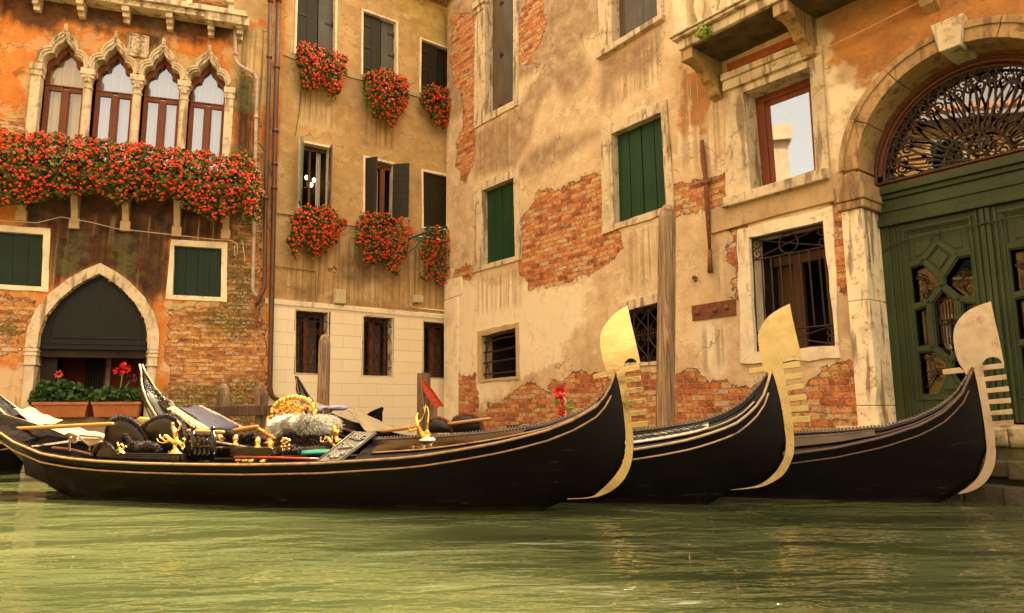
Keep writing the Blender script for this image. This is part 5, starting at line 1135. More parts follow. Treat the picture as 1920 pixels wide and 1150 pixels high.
F2 = dict(blade=dense([(1094, 447), (1078, 425), (1060, 370), (1048, 300), (1044, 245), (1058, 200), (1095, 150), (1150, 110), (1207, 82)])+dense([(1207, 82), (1222, 160), (1245, 260), (1271, 368)]),
 arch=[(1262, 374)]+arch_pts((1217, 380), 46, 30, 10, -3)+[(1170, 390)],
 stemr=dense([(1168, 392), (1180, 450), (1194, 530), (1208, 610), (1222, 690), (1229, 770), (1228, 840), (1214, 890), (1185, 945), (1140, 985), (1070, 1018), (1000, 1030), (905, 1038)]),
 steml=dense([(1095, 448), (1112, 420), (1130, 470), (1152, 550), (1170, 640), (1182, 730), (1188, 800), (1180, 860), (1155, 915), (1115, 965), (1060, 1005), (1000, 1023), (905, 1036)]),
 teeth=[[(1166, 390), (1256, 374), (1262, 408), (1172, 418)], [(1176, 448), (1268, 434), (1274, 464), (1180, 476)], [(1186, 503), (1280, 488), (1284, 518), (1190, 531)], [(1196, 555), (1290, 544), (1295, 575), (1200, 586)], [(1206, 608), (1303, 600), (1306, 634), (1211, 640)], [(1216, 662), (1312, 655), (1315, 689), (1221, 696)]],
 back=[(995, 415), (1072, 402), (1090, 428), (1000, 444)])
F3 = dict(blade=dense([(1020, 460), (1005, 425), (975, 375), (955, 300), (952, 230), (968, 180), (1010, 130), (1070, 95), (1143, 70)])+dense([(1143, 70), (1160, 150), (1185, 260), (1212, 395)]),
 arch=[(1205, 400)]+arch_pts((1150, 395), 50, 40, 10, -3)+[(1102, 405)],
 stemr=dense([(1100, 400), (1112, 470), (1126, 550), (1142, 640), (1158, 720), (1166, 800), (1168, 870), (1155, 930), (1125, 985), (1080, 1025), (1030, 1048), (975, 1058)]),
 steml=dense([(1021, 461), (1050, 418), (1068, 470), (1086, 560), (1103, 660), (1117, 760), (1121, 840), (1110, 900), (1090, 950), (1060, 990), (1020, 1025), (975, 1055)]),
 teeth=[[(1098, 398), (1208, 385), (1213, 414), (1104, 425)], [(1108, 458), (1222, 443), (1226, 472), (1112, 482)], [(1118, 517), (1235, 504), (1238, 532), (1122, 542)], [(1128, 575), (1245, 563), (1248, 592), (1132, 599)], [(1138, 633), (1253, 620), (1257, 649), (1143, 656)], [(1148, 686), (1260, 677), (1262, 705), (1153, 712)]],
 back=[(893, 420), (985, 408), (1012, 436), (898, 447)])
GG = 'gondolas moored side by side'
BK = 2.738
# ---- first gondola
g1 = Boat((1163, 6.15), (-78, 8.3), .50); R1 = thing('gondola', 'nearest black gondola with polished brass bow iron and worn brown stern', 'gondola', g1.W(g1.L/2, 0, 0), GG)
sh = g1.near([(0, 812), (26, 830), (50, 840), (78, 852), (130, 861), (183, 866), (260, 870), (352, 872), (460, 873), (600, 870), (679, 865), (740, 861), (792, 856), (857, 845.6), (922.6, 834), (975, 822), (1027, 808), (1079, 787), (1118, 763.5), (1141.7, 736)])+[g1.lp(1153.5, 700)]
tip = g1.lp(-75, 705); sh = [tip, (tip[0]+(sh[0][0]-tip[0])*.45, tip[1]+(sh[0][1]-tip[1])*.72)]+sh
stc = [g1.lp(175, 945), g1.lp(140, 932), g1.lp(110, 918), g1.lp(91, 907), g1.lp(73, 891), g1.lp(55, 874), g1.lp(36, 856), g1.lp(14, 836), g1.lp(-15, 812), g1.lp(-50, 775), g1.lp(-72, 735), tip]
bwl = [g1.lp(x/BK+1040, y/BK+540) for x, y in F1['steml'][6:][::-1]]; bwl = [(bwl[0][0]-.35, -.10)]+bwl+[sh[-1]]
rd1 = [g1.lp(x, y) for x, y in ((640, 835), (700, 826), (775, 822), (820, 821), (870, 817), (922, 812), (975, 805), (1027, 797), (1079, 779), (1105, 766), (1131, 743), (1149, 714), (1153, 702))]
xf1 = g1.lp(700, 826)[0]
gondola(g1, R1, sh, rd1, stc, bwl, M_hull, M_rail, xf1, g1.near([(70, 850)])[0][0]-.35)
ferro(g1, R1, M_brass, BK, 1040, 540, F1)
# ---- second gondola
g2 = Boat((1457, 6.42), (262, 9.2), .46); R2 = thing('gondola', 'middle black gondola with satin brass bow iron and blue cloth over its stern', 'gondola', g2.W(g2.L/2, 0, 0), GG)
def sternshape(bt, tpx):
    t_ = bt.lp(*tpx); x0, zt = t_
    S = [(x0+1.5, -.08), (x0+1.05, .08), (x0+.72, .30), (x0+.42, .58), (x0+.20, .84), (x0+.06, 1.08), (x0+.0, zt*.83), (x0, zt)]
    G_ = [(x0, zt), (x0+.05, zt-.10), (x0+.16, zt-.30), (x0+.34, zt-.50), (x0+.60, .80), (x0+.95, .68), (x0+1.6, .54), (x0+2.6, .43), (x0+3.6, .40)]
    return S, G_
S2, G2 = sternshape(g2, (264, 684))
n2 = g2.near([(1060, 860), (1186, 845), (1241, 836), (1296, 825), (1350.5, 808), (1387, 792), (1416, 766), (1434.5, 738)])+[g2.lp(1446, 696)]
bw2 = [g2.lp(x/BK+1040, y/BK+540) for x, y in F2['steml'][6:][::-1]]; bw2 = [(bw2[0][0]-.35, -.10)]+bw2+[n2[-1]]
rd2 = [g2.lp(x, y) for x, y in ((1000, 815), (1100, 814), (1190, 810), (1222, 806.6), (1259, 801), (1314, 792), (1358, 777), (1394, 755.5), (1423.5, 724), (1440, 701))]
gondola(g2, R2, G2+[p for p in n2 if p[0] > G2[-1][0]+.4], rd2, S2, bw2, M_hull, pm('pale_gold_rail', (.42, .30, .17), .3, .2, .2, 12, dirt=(.15, .09, .05)), g2.lp(1000, 815)[0], 1.5)
ferro(g2, R2, M_brass2, BK, 1040, 540, F2)
# ---- third gondola
g3 = Boat((1843, 6.45), (556, 10.1), .46); R3 = thing('gondola', 'farthest right black gondola with dull steel bow iron in front of the green door', 'gondola', g3.W(g3.L/2, 0, 0), GG)
S3, G3 = sternshape(g3, (556, 706))
n3 = g3.near([(1350, 866), (1489, 852), (1568, 841), (1659, 821), (1732, 796), (1776, 770), (1805, 737)])+[g3.lp(1823, 692)]
bw3 = [g3.lp(x/2.7375+1440, y/2.7375+540) for x, y in F3['steml'][6:][::-1]]; bw3 = [(bw3[0][0]-.35, -.10)]+bw3+[n3[-1]]
rd3 = [g3.lp(x, y) for x, y in ((1300, 822), (1400, 818), (1489, 814), (1568, 810), (1659, 802), (1714, 787), (1758, 766.5), (1791, 742), (1816, 704))]
gondola(g3, R3, G3+[p for p in n3 if p[0] > G3[-1][0]+.4], rd3, S3, bw3, M_hull, pm('dark_wood_rail', (.085, .042, .024), .25, .1, .3, 12), g3.lp(1300, 822)[0], 1.5)
ferro(g3, R3, M_steel, 2.7375, 1440, 540, F3)
# ---- fourth gondola, only its stern shows at the far left
g4 = Boat((330, 9.75), (-22, 9.5), .36); R4 = thing('gondola', 'gondola at left edge with its stern under a cream canvas cover', 'gondola', g4.W(g4.L/2, 0, 0), GG)
t4 = g4.lp(-20, 728); x0, zt = t4
G4 = [t4]+[g4.lp(*p) for p in ((0, 752), (28, 778), (60, 803), (100, 835))]+[(1.4, .42), (g4.L-.5, .42), (g4.L, .6)]
S4 = [(1.0, -.05), (.65, .15), (.42, .36), (.22, .62), (.08, .9), (0, 1.1), t4]
gondola(g4, R4, G4, [(0, .5), (9, .5)], S4, [(g4.L-.25, -.05), (g4.L-.08, .3), (g4.L, .6)], M_hull, M_rail, g4.L-.6, .7, ridge_dots=False)
# ---- low boat with a blue tarp beyond
g5 = Boat((70, 10.5), (-330, 10.3), .5); R5 = thing('moored_boat', 'low dark boat with blue tarp half hidden behind gondola sterns at left edge', 'boat', g5.W(g5.L/2, 0, 0))
G5 = [(0, .5), (.3, .44), (g5.L/2, .38), (g5.L-.3, .44), (g5.L, .5)]
gondola(g5, R5, G5, [(0, .42), (9, .42)], [(.2, -.05), (0, .5)], [(g5.L-.2, -.05), (g5.L, .5)], M_hull, M_rail, g5.L-.8, .5, ridge_dots=False)
mb = MB()
def tarp(i, j): x = .6+i*(g5.L-1.1); y = (j-.5)*.9*g5.beam(x)*2; return g5.W(x, y, .46+.06*math.sin(x*5+j*4)+.10*(1-(2*j-1)**2))
mb.grid(tarp, 24, 10); tag(mb.build('tarpaulin', M_blue2, smooth=True, base=g5.W(1, 0, .4)), 'crumpled blue tarpaulin over the low boat at the left edge', 'tarpaulin')
# ---- small bow of another boat in front of the ashlar wall
g6 = Boat((716, 10.9), (560, 11.9), .33); R6 = thing('moored_boat', 'small dark upturned boat bow in front of the pale ashlar wall', 'boat', g6.W(g6.L/2, 0, 0))
tb = g6.lp(714, 766); G6 = [(0, .5), (.4, .45), (g6.L-.75, .45), (g6.L-.35, .62), (g6.L-.12, .85), (g6.L, tb[1])]
gondola(g6, R6, G6, [(0, .5), (9, .5)], [(.1, -.05), (0, .5)], [(g6.L-.05, -.05), (g6.L+.02, .5), (g6.L, tb[1])], M_hull, M_black, g6.L-.9, .3, ridge_dots=False)
# ================================================================ POSTS, PLANKS
def sink(mb, P, z=-.8): return mb
def post(name, px_top, px_bot, Y, r, m, label, group=None, pointed=.25, cat='mooring post', sq=False):
    t_ = at(*px_top, Y); b = at(*px_bot, Y); d = (t_-b).normalized(); b = b-d*(1.5+max(0, b.z)); n = 16; k_ = 12; mb = MB(); prof = []
    L = (t_-b).length
    for i in range(k_+1):
        f = i/k_; prof.append((f*(L-r*1.6), r*(1.08-.10*f)))
    prof += [(L-r*.7, r*.80), (L-r*.15, r*.48), (L, r*.22)] if pointed else [(L, r*.97)]
    vs = []; a = d.orthogonal().normalized(); c = d.cross(a); seed = px_top[0]
    for h, q_ in prof:
        for k in range(n):
            an = 2*math.pi*k/n+.4; w_ = 1+.05*mnoise.noise(Vector((math.cos(an)*2, math.sin(an)*2, h*1.2+seed)))+.03*math.sin(an*5+seed)
            if sq: w_ *= 1/max(abs(math.cos(an)), abs(math.sin(an)))*.86
            vs.append(b+d*h+(a*math.cos(an)+c*math.sin(an))*q_*w_)
    m_ = len(prof); fs = [(j*n+k, j*n+(k+1) % n, (j+1)*n+(k+1) % n, (j+1)*n+k) for j in range(m_-1) for k in range(n)]+[tuple((m_-1)*n+k for k in range(n))]
    mb.add(vs, fs); return tag(mb.build(name, m, base=Vector((b.x, b.y, 0)), smooth=False, bevel=0), label, cat, group)
MG = 'wooden mooring posts'
post('mooring_post', (1251, 384), (1247, 800), 8.6, .112, M_post, 'tallest weathered wooden mooring pile, between the nearest two bow irons', MG)
post('mooring_post', (609, 627), (606, 757), 11.4, .098, M_post, 'slim wooden mooring pile in front of the leftmost ashlar window', MG)
post('mooring_post', (795, 700), (795, 790), 11.6, .095, M_postd, 'square grey post beside the cream corner with a red cloth on it', MG, False, sq=True)
post('mooring_post', (811, 745), (811, 800), 12.2, .085, M_post, 'short pale stake just right of the square grey post', MG, True)
post('mooring_post', (418, 720), (418, 775), 11.3, .10, M_postd, 'stubby worn pile left of the plank against orange brickwork', MG, True)
post('mooring_post', (488, 721), (490, 782), 11.2, .10, M_postd, 'stubby worn pile right of the plank near the drain pipes', MG, True)
mb = MB(); a = at(384, 771, 11.0); b = at(516, 769, 11.05); d = (b-a).normalized(); mb.hexa([a+Vector((0, o, z)) if e == 0 else b+Vector((0, o, z)) for z in (-.085, .075) for e, o in ((0, -.03), (1, -.03), (1, .03), (0, .03))]); tag(mb.build('mooring_plank', M_plank, base=a, bevel=.01), 'dark horizontal plank nailed across two stubby piles', 'plank')
# ================================================================ helpers for loose things on the boats
def prism(mb, pts, th, nrm):      # 3-D outline with thickness
    n = len(pts); nrm = Vector(nrm); vs = [Vector(p)-nrm*th/2 for p in pts]+[Vector(p)+nrm*th/2 for p in pts]
    return mb.add(vs, [tuple(range(n)), tuple(range(2*n-1, n-1, -1))]+[(i, (i+1) % n, (i+1) % n+n, i+n) for i in range(n)])
def BP(bt, pts, y): return [bt.X(px, py, y) for px, py in pts]
def oar(bt, p0, p1, y0, y1, r, lab, m=M_oar, blade=False, name='oar', cat='oar'):
    a = bt.X(*p0, y0); b = bt.X(*p1, y1); d = (b-a).normalized(); mb = MB(); mb.tube([a, a+d*.04, a.lerp(b, .5), b-d*.03, b], [r*.8, r, r*1.05, r*1.0, r*.75], 10); tag(mb.build(name, m, base=a, smooth=True), lab, cat, 'oars laid across the gondolas')
def fur_tube(mb, pts, r, n=900, L=.035):
    pts = [Vector(p) for p in pts]; mb.tube(pts, r*.82, 8)
    for _ in range(n):
        f = random.random()*(len(pts)-1); i = int(f); p = pts[i].lerp(pts[i+1], f-i); t_ = (pts[i+1]-pts[i]).normalized(); v = Vector(rng.normal(0, 1, 3)); v = (v-t_*v.dot(t_)).normalized()
        s = t_.cross(v)*.006; q_ = p+v*r*.8; e = q_+(v*.7+t_*random.uniform(-.6, .6)+Vector((0, 0, -.2)))*L*random.uniform(.5, 1.1); mb.add([q_-s, q_+s, e], [(0, 1, 2)])
def fur_pad(mb, c, rx, ry, rz, bt, n=2500, L=.06, droop=.4, w=.007):
    c = Vector(c)
    def P(d): return c+bt.d*d.x*rx+bt.n*d.y*ry+Vector((0, 0, d.z*rz))
    vs = []; nu, nv = 20, 12
    for j in range(nv+1):
        th = math.pi*j/nv
        for i in range(nu):
            ph = 2*math.pi*i/nu; d = Vector((math.sin(th)*math.cos(ph), math.sin(th)*math.sin(ph), math.cos(th))); d = Vector((math.copysign(abs(d.x)**.6, d.x), math.copysign(abs(d.y)**.6, d.y), math.copysign(abs(d.z)**.8, d.z)))*(.94+.06*math.sin(ph*3+th*4)); vs.append(P(d*.93))
    mb.add(vs, [(j*nu+i, (j+1)*nu+i, (j+1)*nu+(i+1) % nu, j*nu+(i+1) % nu) for j in range(nv) for i in range(nu)])
    for _ in range(n):
        d = Vector(rng.normal(0, 1, 3)).normalized(); d2 = Vector((math.copysign(abs(d.x)**.6, d.x), math.copysign(abs(d.y)**.6, d.y), math.copysign(abs(d.z)**.8, d.z)))
        p = P(d2*.93); o = (p-c).normalized(); s = o.orthogonal().normalized()*w; e = p+(o+Vector(rng.normal(0, .5, 3))+Vector((0, 0, -droop)))*L*random.uniform(.5, 1.1)
        if e.z < c.z-rz*1.2: e.z = c.z-rz*1.2
        mb.add([p-s, p+s, e], [(0, 1, 2)])
def statue(bt, root, k, ox, oy, y, strokes, base, m=M_gold, name='gilt_figure', own=None, vox=.006):
    """strokes: lists of (x, y, radius) in enlarged photo pixels; radius too"""
    mb = MB(); Yd = None
    for st_ in strokes:
        P = []; R = []
        for i, (x, yy, r) in enumerate(st_):
            p = bt.X(x/k+ox, yy/k+oy, y+(.012*math.sin(i*2.1))); P.append(p); R.append(r/k/FPX*(p.y)*1.0)
        mb.tube(P, R, 8)
        for p, r in zip(P, R): mb.ball(p, r, 8, 6)
    if base:
        x, yy, r, h = base; p = bt.X(x/k+ox, yy/k+oy, y); sc_ = p.y/FPX/k; mb.lathe(p, [(r*sc_, 0), (r*sc_, h*.2*sc_), (r*.75*sc_, h*.35*sc_), (r*.55*sc_, h*.5*sc_), (r*.6*sc_, h*.75*sc_), (r*.4*sc_, h*sc_)], 12)
    if own: ob = tag(mb.build(name, m, base=bt.X(base[0]/k+ox, base[1]/k+oy, y) if base else None, smooth=True), *own)
    else: ob = mb.build(name, m, root, smooth=True)
    md = ob.modifiers.new('remesh', 'REMESH'); md.mode = 'VOXEL'; md.voxel_size = vox; md.use_smooth_shade = True
    return ob
K1 = 6.39
# ---- nearest gondola: heart shaped seat back with fur
for k, (out, lob) in enumerate(((((203, 862), (200, 830), (203, 803), (213, 787), (228, 783), (246, 788), (262, 800), (274, 816), (281, 838), (283, 862)), 'left'), (((274, 818), (266, 803), (280, 792), (297, 783), (314, 781), (330, 787), (340, 800), (344, 820), (343, 862)), 'right'))):
    P = BP(g1, out, .12+.02*k); c = sum(P, Vector())/len(P); mb = MB(); n = len(P)
    rings = [[c.lerp(p, f)-g1.n*(.07*math.sqrt(max(0, 1-f*f))) for p in P] for f in (1, .85, .6, .3)]
    vs = [v for r_ in rings for v in r_]+[c-g1.n*.072]; fs = [(i*n+j, i*n+(j+1) % n, (i+1)*n+(j+1) % n, (i+1)*n+j) for i in range(3) for j in range(n)]+[(3*n+j, 3*n+(j+1) % n, 4*n) for j in range(n)]
    vs += [v+g1.n*.08 for v in rings[0]]; b = 4*n+1; fs += [(j, (j+1) % n, b+(j+1) % n, b+j) for j in range(n)]+[tuple(b+j for j in range(n))]
    mb.add(vs, fs); s_ = mb.build('seat_back', M_leather, R1, smooth=True)
    mb = MB(); fur_tube(mb, P[1:-1] if k == 0 else P[:-1], .036, 1100, .035); mb.build('fur_trim', M_fur, s_)
mb = MB(); fur_tube(mb, BP(g1, ((232, 818), (238, 822), (243, 832), (240, 842)), -.06), .04, 500); fur_tube(mb, BP(g1, ((248, 834), (262, 841), (276, 836), (292, 840), (298, 848)), -.1), .055, 900, .05); mb.build('fur_armrest', M_fur, R1)
# side panel with a scroll
def sidepanel(bt, root, pts, y, th=.06, name='side_panel', m=M_black):
    mb = MB(); P = BP(bt, pts, y); prism(mb, P, th, bt.n); o = mb.build(name, m, root, bevel=.008)
    return o
sp = sidepanel(g1, R1, ((174, 869), (175, 850), (179, 838), (187, 830), (198, 828), (206, 832), (212, 841), (219, 848), (232, 850), (345, 851), (345, 871)), -.30)
for dz, r_ in ((0, .008), (4, .006), (8, .006)):
    mb = MB(); mb.tube(BP(g1, [(x, y+dz) for x, y in ((176, 850), (180, 839), (188, 831), (198, 829), (206, 833), (212, 842), (219, 849), (232, 851), (343, 852))], -.338), r_, 6); mb.build('panel_moulding', M_black, sp, smooth=True)
mb = MB(); P = g1.X(334, 861, -.31); mb.box(P, .12, .10, .07, math.atan2(g1.d.y, g1.d.x)); mb.build('panel_block', M_black, sp, bevel=.01)
statue(g1, R1, K1, 180, 720, -.30, [[(300, 820, 22), (290, 780, 16), (270, 740, 12), (255, 705, 9)], [(310, 800, 18), (330, 770, 12), (350, 745, 8), (375, 760, 6)], [(280, 790, 14), (250, 790, 10)], [(320, 740, 10), (305, 720, 12)]], (305, 840, 60, 30), name='gilt_ornament')
statue(g1, R1, K1, 180, 720, -.28, [[(1040, 655, 10), (1075, 665, 8), (1060, 640, 7)], [(1040, 790, 8), (1030, 750, 13), (1020, 720, 20), (980, 700, 28), (935, 700, 30), (900, 680, 26), (870, 655, 22), (845, 625, 18), (825, 622, 17), (805, 640, 9)],
   [(1060, 765, 7), (1055, 720, 10), (1065, 680, 9)], [(900, 700, 14), (850, 700, 10), (790, 710, 8), (745, 690, 7), (730, 660, 8)], [(880, 690, 12), (820, 680, 8), (770, 640, 8), (765, 615, 10)], [(965, 690, 20), (960, 640, 25), (945, 580, 26), (935, 540, 22), (925, 510, 14), (920, 480, 22)],
   [(960, 560, 16), (1000, 545, 12), (1010, 490, 11), (985, 455, 9), (970, 435, 8)], [(925, 560, 14), (905, 520, 10), (905, 490, 8)], [(950, 800, 20), (945, 740, 22)]], (945, 838, 75, 55), name='gilt_rider')
# balustrade
mb = MB(); P0 = g1.X(362, 866, -.1)
for i in range(5):
    for j, (y0, y1) in enumerate(((812, 868),)):
        x = 366+i*9; p = g1.X(x, 866, -.12); q_ = g1.X(x, 815, -.12); mb.tube([p, p.lerp(q_, .3), p.lerp(q_, .5), p.lerp(q_, .7), q_], [.014, .022, .012, .022, .014], 8)
for x in (362, 399):
    p = g1.X(x, 868, -.12); q_ = g1.X(x, 808, -.12); mb.tube([p, q_], .026, 8); mb.ball(q_+Vector((0, 0, .02)), .028, 8, 6)
for yy in (816, 838, 866): mb.tube(BP(g1, ((360, yy), (402, yy)), -.12), .018, 6)
for i in range(5): mb.ball(g1.X(365+i*9, 852, -.16), .016, 6, 5)
mb.build('balustrade', M_black, R1, smooth=True)
sidepanel(g1, R1, ((404, 838), (522, 839), (528, 850), (528, 862), (404, 856)), .10, .22, 'side_bench'); sidepanel(g1, R1, ((404, 858), (600, 861), (600, 872), (404, 872)), -.22, .04, 'side_board', M_black)
mb = MB(); mb.tube(BP(g1, ((440, 858), (520, 859), (600, 862)), -.28), .016, 8); mb.build('thwart_bar', pm('red_lacquer', (.16, .02, .01), .2, 0, .3, 6), R1, smooth=True)
mb = MB()
for (x, y) in ((446, 863), (458, 864), (470, 865), (492, 866)): mb.ball(g1.X(x, y, -.26), .03, 8, 6)
mb.build('gilt_boss', M_gold, R1, smooth=True)
sidepanel(g1, R1, ((530, 852), (600, 854), (606, 862), (530, 861)), .15, .2, 'seat_rail')
mb = MB(); fur_pad(mb, g1.X(600, 849, .05), .20, .18, .035, g1, 10, .01); tag(mb.build('seat_cushion', M_greenc, base=g1.X(600, 849, .05), smooth=True), 'emerald green cushion on the nearest gondola beside dark fur', 'cushion')
# slanted carved board at the back of the foredeck
fr = g1.lp(700, 826); lowx = g1.near([(588, 871)])[0]
A0 = g1.W(lowx[0], -g1.beam(lowx[0])+.03, g1.gun(lowx[0])+.012); B0_ = g1.X(636, 869, -g1.beam(g1.lp(636, 869)[0])+.04); C0 = g1.X(707, 813, .0); D0 = g1.X(664, 810, .0)
mb = MB(); nn = (D0-A0).cross(B0_-A0).normalized(); prism(mb, [A0, B0_, C0, D0], .02, nn); cb = mb.build('carved_board', pm('grey_lacquer', (.10, .085, .065), .22, .2, .2, 6), R1, bevel=.004)
nn = nn if nn.z > 0 else -nn; nn = nn if nn.dot(CAM-A0) > 0 else -nn
def bd(a, b): return (A0.lerp(D0, a)).lerp(B0_.lerp(C0, a), b)+nn*.016
mb = MB()
for cc_, sg in ((.22, 1), (.5, -1), (.78, 1)):
    for rr in (1., .62):
        for ph in (0, 2.1, 4.2): mb.tube([bd(cc_+x*.9, .5+y*2.6) for x, y in scroll((.05*math.cos(ph), .04*math.sin(ph)), .075*rr, 1.3, ph, sg, 14)], .007, 5)
    for i in range(6): mb.ball(bd(cc_+random.uniform(-.1, .1), .5+random.uniform(-.3, .3)), .014, 6, 4)
for a, b, c_, d_ in ((.02, .06, .98, .06), (.02, .94, .98, .94)): mb.tube([bd(a, b), bd(c_, d_)], .007, 5)
mb.build('carving', pm('grey_carving', (.17, .15, .12), .3, .3), cb, smooth=True)
# far half of the board and the raised inner panels
mb = MB(); mir = lambda P: (lambda v: P-g1.n*2*v)((P-g1.o).dot(g1.n)); prism(mb, [mir(A0), mir(B0_), C0, D0], .02, nn); mb.build('carved_board', M_black, R1)
def deckpanel(bt, root, pts, m, name='deck_panel', lift=.012, n=14, b0=.12, b1=.80, xr=None):
    vs = []
    x0, x1 = xr
    for i in range(n+1):
        x = x0+(x1-x0)*i/n
        for f in (b0+(.5*(1-min(1, i/2.))*0), b0+(b1-b0)*.33, b0+(b1-b0)*.66, b1):
            z = bt.gun(x)+.005; r = bt.rz(x); vs.append(bt.W(x, -f*(bt.beam(x)-.03), z+(r-z)*(1-f)**.85+lift))
    mb = MB(); mb.add(vs, [(i*4+j, (i+1)*4+j, (i+1)*4+j+1, i*4+j+1) for i in range(n) for j in range(3)]); mb.build(name, m, root, smooth=True)
deckpanel(g1, R1, None, M_varn, xr=(xf1+.12, xf1+1.55)); 
M_wpan = pm('sky_sheen_panel', (.34, .31, .26), .12, .3, .15, 5)  # sky reflection on the dark deck, painted in as a pale base colour
xa_, xb_ = g2.lp(1120, 830)[0], g2.lp(1330, 800)[0]
deckpanel(g2, R2, None, M_wpan, xr=(xa_, xb_), b0=.30, b1=.80)
mb = MB()
for i in range(15):
    x = xa_+(xb_-xa_)*(.06+.88*i/14); f0 = .55; z = lambda x_, f: g2.gun(x_)+.005+(g2.rz(x_)-g2.gun(x_)-.005)*(1-f)**.85+.02
    pts = [g2.W(x+a*1.0, -(f0+b)*(g2.beam(x)-.03), z(x, f0+b)) for a, b in scroll((0, 0), .055, 1.5, i*1.3, 1 if i % 2 else -1, 12)]; pts = [p for p in pts]; mb.tube(pts, .006, 4)
    mb.tube([g2.W(x+a, -(f0+b)*(g2.beam(x)-.03), z(x, f0+b)) for a, b in ((-.08, -.1), (0, .06), (.08, -.05))], .006, 4)
mb.build('deck_carving', M_black, R2)
deckpanel(g3, R3, None, pm('grey_brown_panel', (.10, .075, .06), .15, 0, .2, 4), xr=(g3.lp(1380, 835)[0], g3.lp(1640, 815)[0]), b0=.2, b1=.8)
# gold ornament standing on the nearest foredeck
xo = g1.lp(800, 825)[0]; sb = g1.W(xo, -.06, g1.rz(xo)+.01)
statue(g1, R1, 3.834, 740, 680, -.06, [[(215, 540, 14), (190, 500, 16), (165, 450, 15), (155, 400, 14), (165, 370, 9)], [(200, 520, 12), (235, 490, 10), (240, 430, 8), (245, 360, 6), (235, 320, 5)], [(150, 480, 10), (110, 490, 12), (100, 460, 7)], [(165, 440, 9), (200, 400, 6), (215, 360, 5), (225, 300, 4)], [(235, 500, 16), (255, 520, 10)], [(215, 350, 4), (210, 320, 4)]], (230, 545, 34, 26), name='gilt_ornament')
mb = MB(); p = g1.X(803, 823, -.06); mb.lathe(p-Vector((0, 0, .02)), [(.085, 0), (.09, .01), (.05, .03), (.03, .035)], 14); mb.build('ornament_plate', pm('white_enamel', (.75, .68, .55), .3), R1, smooth=True)
# small brass hook and reflection-breaking cleat on the varnished panel
# ---- stern of the nearest gondola
mb = MB(); prism(mb, BP(g1, ((-8, 799), (8, 805), (29, 812), (34, 829), (20, 832), (-8, 822)), -.1), .14, g1.n); mb.build('stern_block', pm('pale_worn_wood', (.66, .50, .38), .5, 0, .2, 8), R1, bevel=.02)
sidepanel(g1, R1, ((30, 818), (40, 822), (52, 836), (62, 840), (72, 838), (64, 845), (44, 842), (34, 836)), -.12, .05, 'stern_knee', M_brownwood)
for a, b, y0, y1, m in (((36, 813), (54, 807), .0, .2, M_rope), ((46, 821), (94, 813), -.1, .2, M_rope), ((70, 826), (94, 818), 0, .2, M_brownwood), ((58, 838), (136, 827), -.25, .2, M_brownwood), ((66, 838), (154, 826), -.22, .25, M_iron)):
    mb = MB(); mb.tube([g1.X(*a, y0), g1.X(*b, y1)], .013, 6); mb.build('stern_bar', m, R1)
mb = MB(); mb.tube([g1.X(130, 828, -.2), g1.X(130, 846, -.2)], .012, 6); mb.tube([g1.X(168, 836, .1), g1.X(167, 846, .1)], .01, 6); mb.tube(BP(g1, ((98, 840), (130, 843), (172, 853)), -.1), .016, 6); mb.build('stern_bar', M_brownwood, R1)
mb = MB()
for s_ in range(3): mb.tube([g1.X(x+s_*3, y+s_*1.5, -.1) for x, y in ((122, 816), (130, 812), (137, 814), (136, 822), (128, 824), (133, 828), (138, 826))], .010, 6)
mb.tube(BP(g1, ((134, 813), (146, 818), (158, 828), (168, 836), (182, 832), (190, 828)), -.1), .010, 6); mb.tube(BP(g1, ((150, 817), (190, 820)), -.05), .012, 6)
tag(mb.build('mooring_rope', M_rope, base=g1.X(130, 824, -.1), smooth=True), 'pale knotted rope tied at the stern of the nearest gondola', 'rope')
oar(g1, (20, 805), (212, 795), -.12, .0, .022, 'long golden oar loom lying over the nearest gondola stern'); oar(g1, (330, 808), (420, 811), .22, .3, .024, 'golden oar loom behind the small rider statue')
oar(g2, (436, 808), (484, 800), -.1, -.05, .026, 'pale oar end pointing up beside the gilded orange figures'); oar(g2, (715, 809), (785, 800), .0, .1, .022, 'golden oar loom leading from the cream canvas to the gilt ornament'); oar(g2, (840, 795), (921, 785), -.05, .05, .018, 'thin brown oar loom over black heart shaped seats')
# canvas covers
def cloth(bt, quad, y4, label, m, nx=16, ny=10, amp=.012, name='canvas_cover', cat='cover', fringe=None, lift=0):
    P = [bt.X(x, y, yy) for (x, y), yy in zip(quad, y4)]
    mb = MB()
    def f(i, j):
        p = P[0].lerp(P[1], i).lerp(P[3].lerp(P[2], i), j); return p+Vector((0, 0, amp*math.sin(i*9+j*5)+amp*.7*math.sin(j*14-i*6)+lift*math.sin(math.pi*j)))
    mb.grid(f, nx, ny); ob = mb.build(name, m, base=P[3], smooth=True, solid=.012); tag(ob, label, cat); return ob
cloth(g4, ((25, 767), (60, 766), (118, 791), (64, 800)), (-.25, .25, .28, -.28), 'cream canvas draped over the stern at the left edge, upper piece', M_canvas)
cloth(g4, ((88, 804), (140, 801), (215, 818), (132, 826)), (-.25, .28, .3, -.3), 'cream canvas stretched behind the rope, lower piece', M_canvas)
cl = cloth(g2, ((329, 765), (372, 763), (448, 803), (392, 806)), (-.22, .22, .34, -.34), 'indigo cloth with pale fringe over the stern of the middle gondola', M_blue, name='fringed_cloth', cat='cloth', lift=.03)
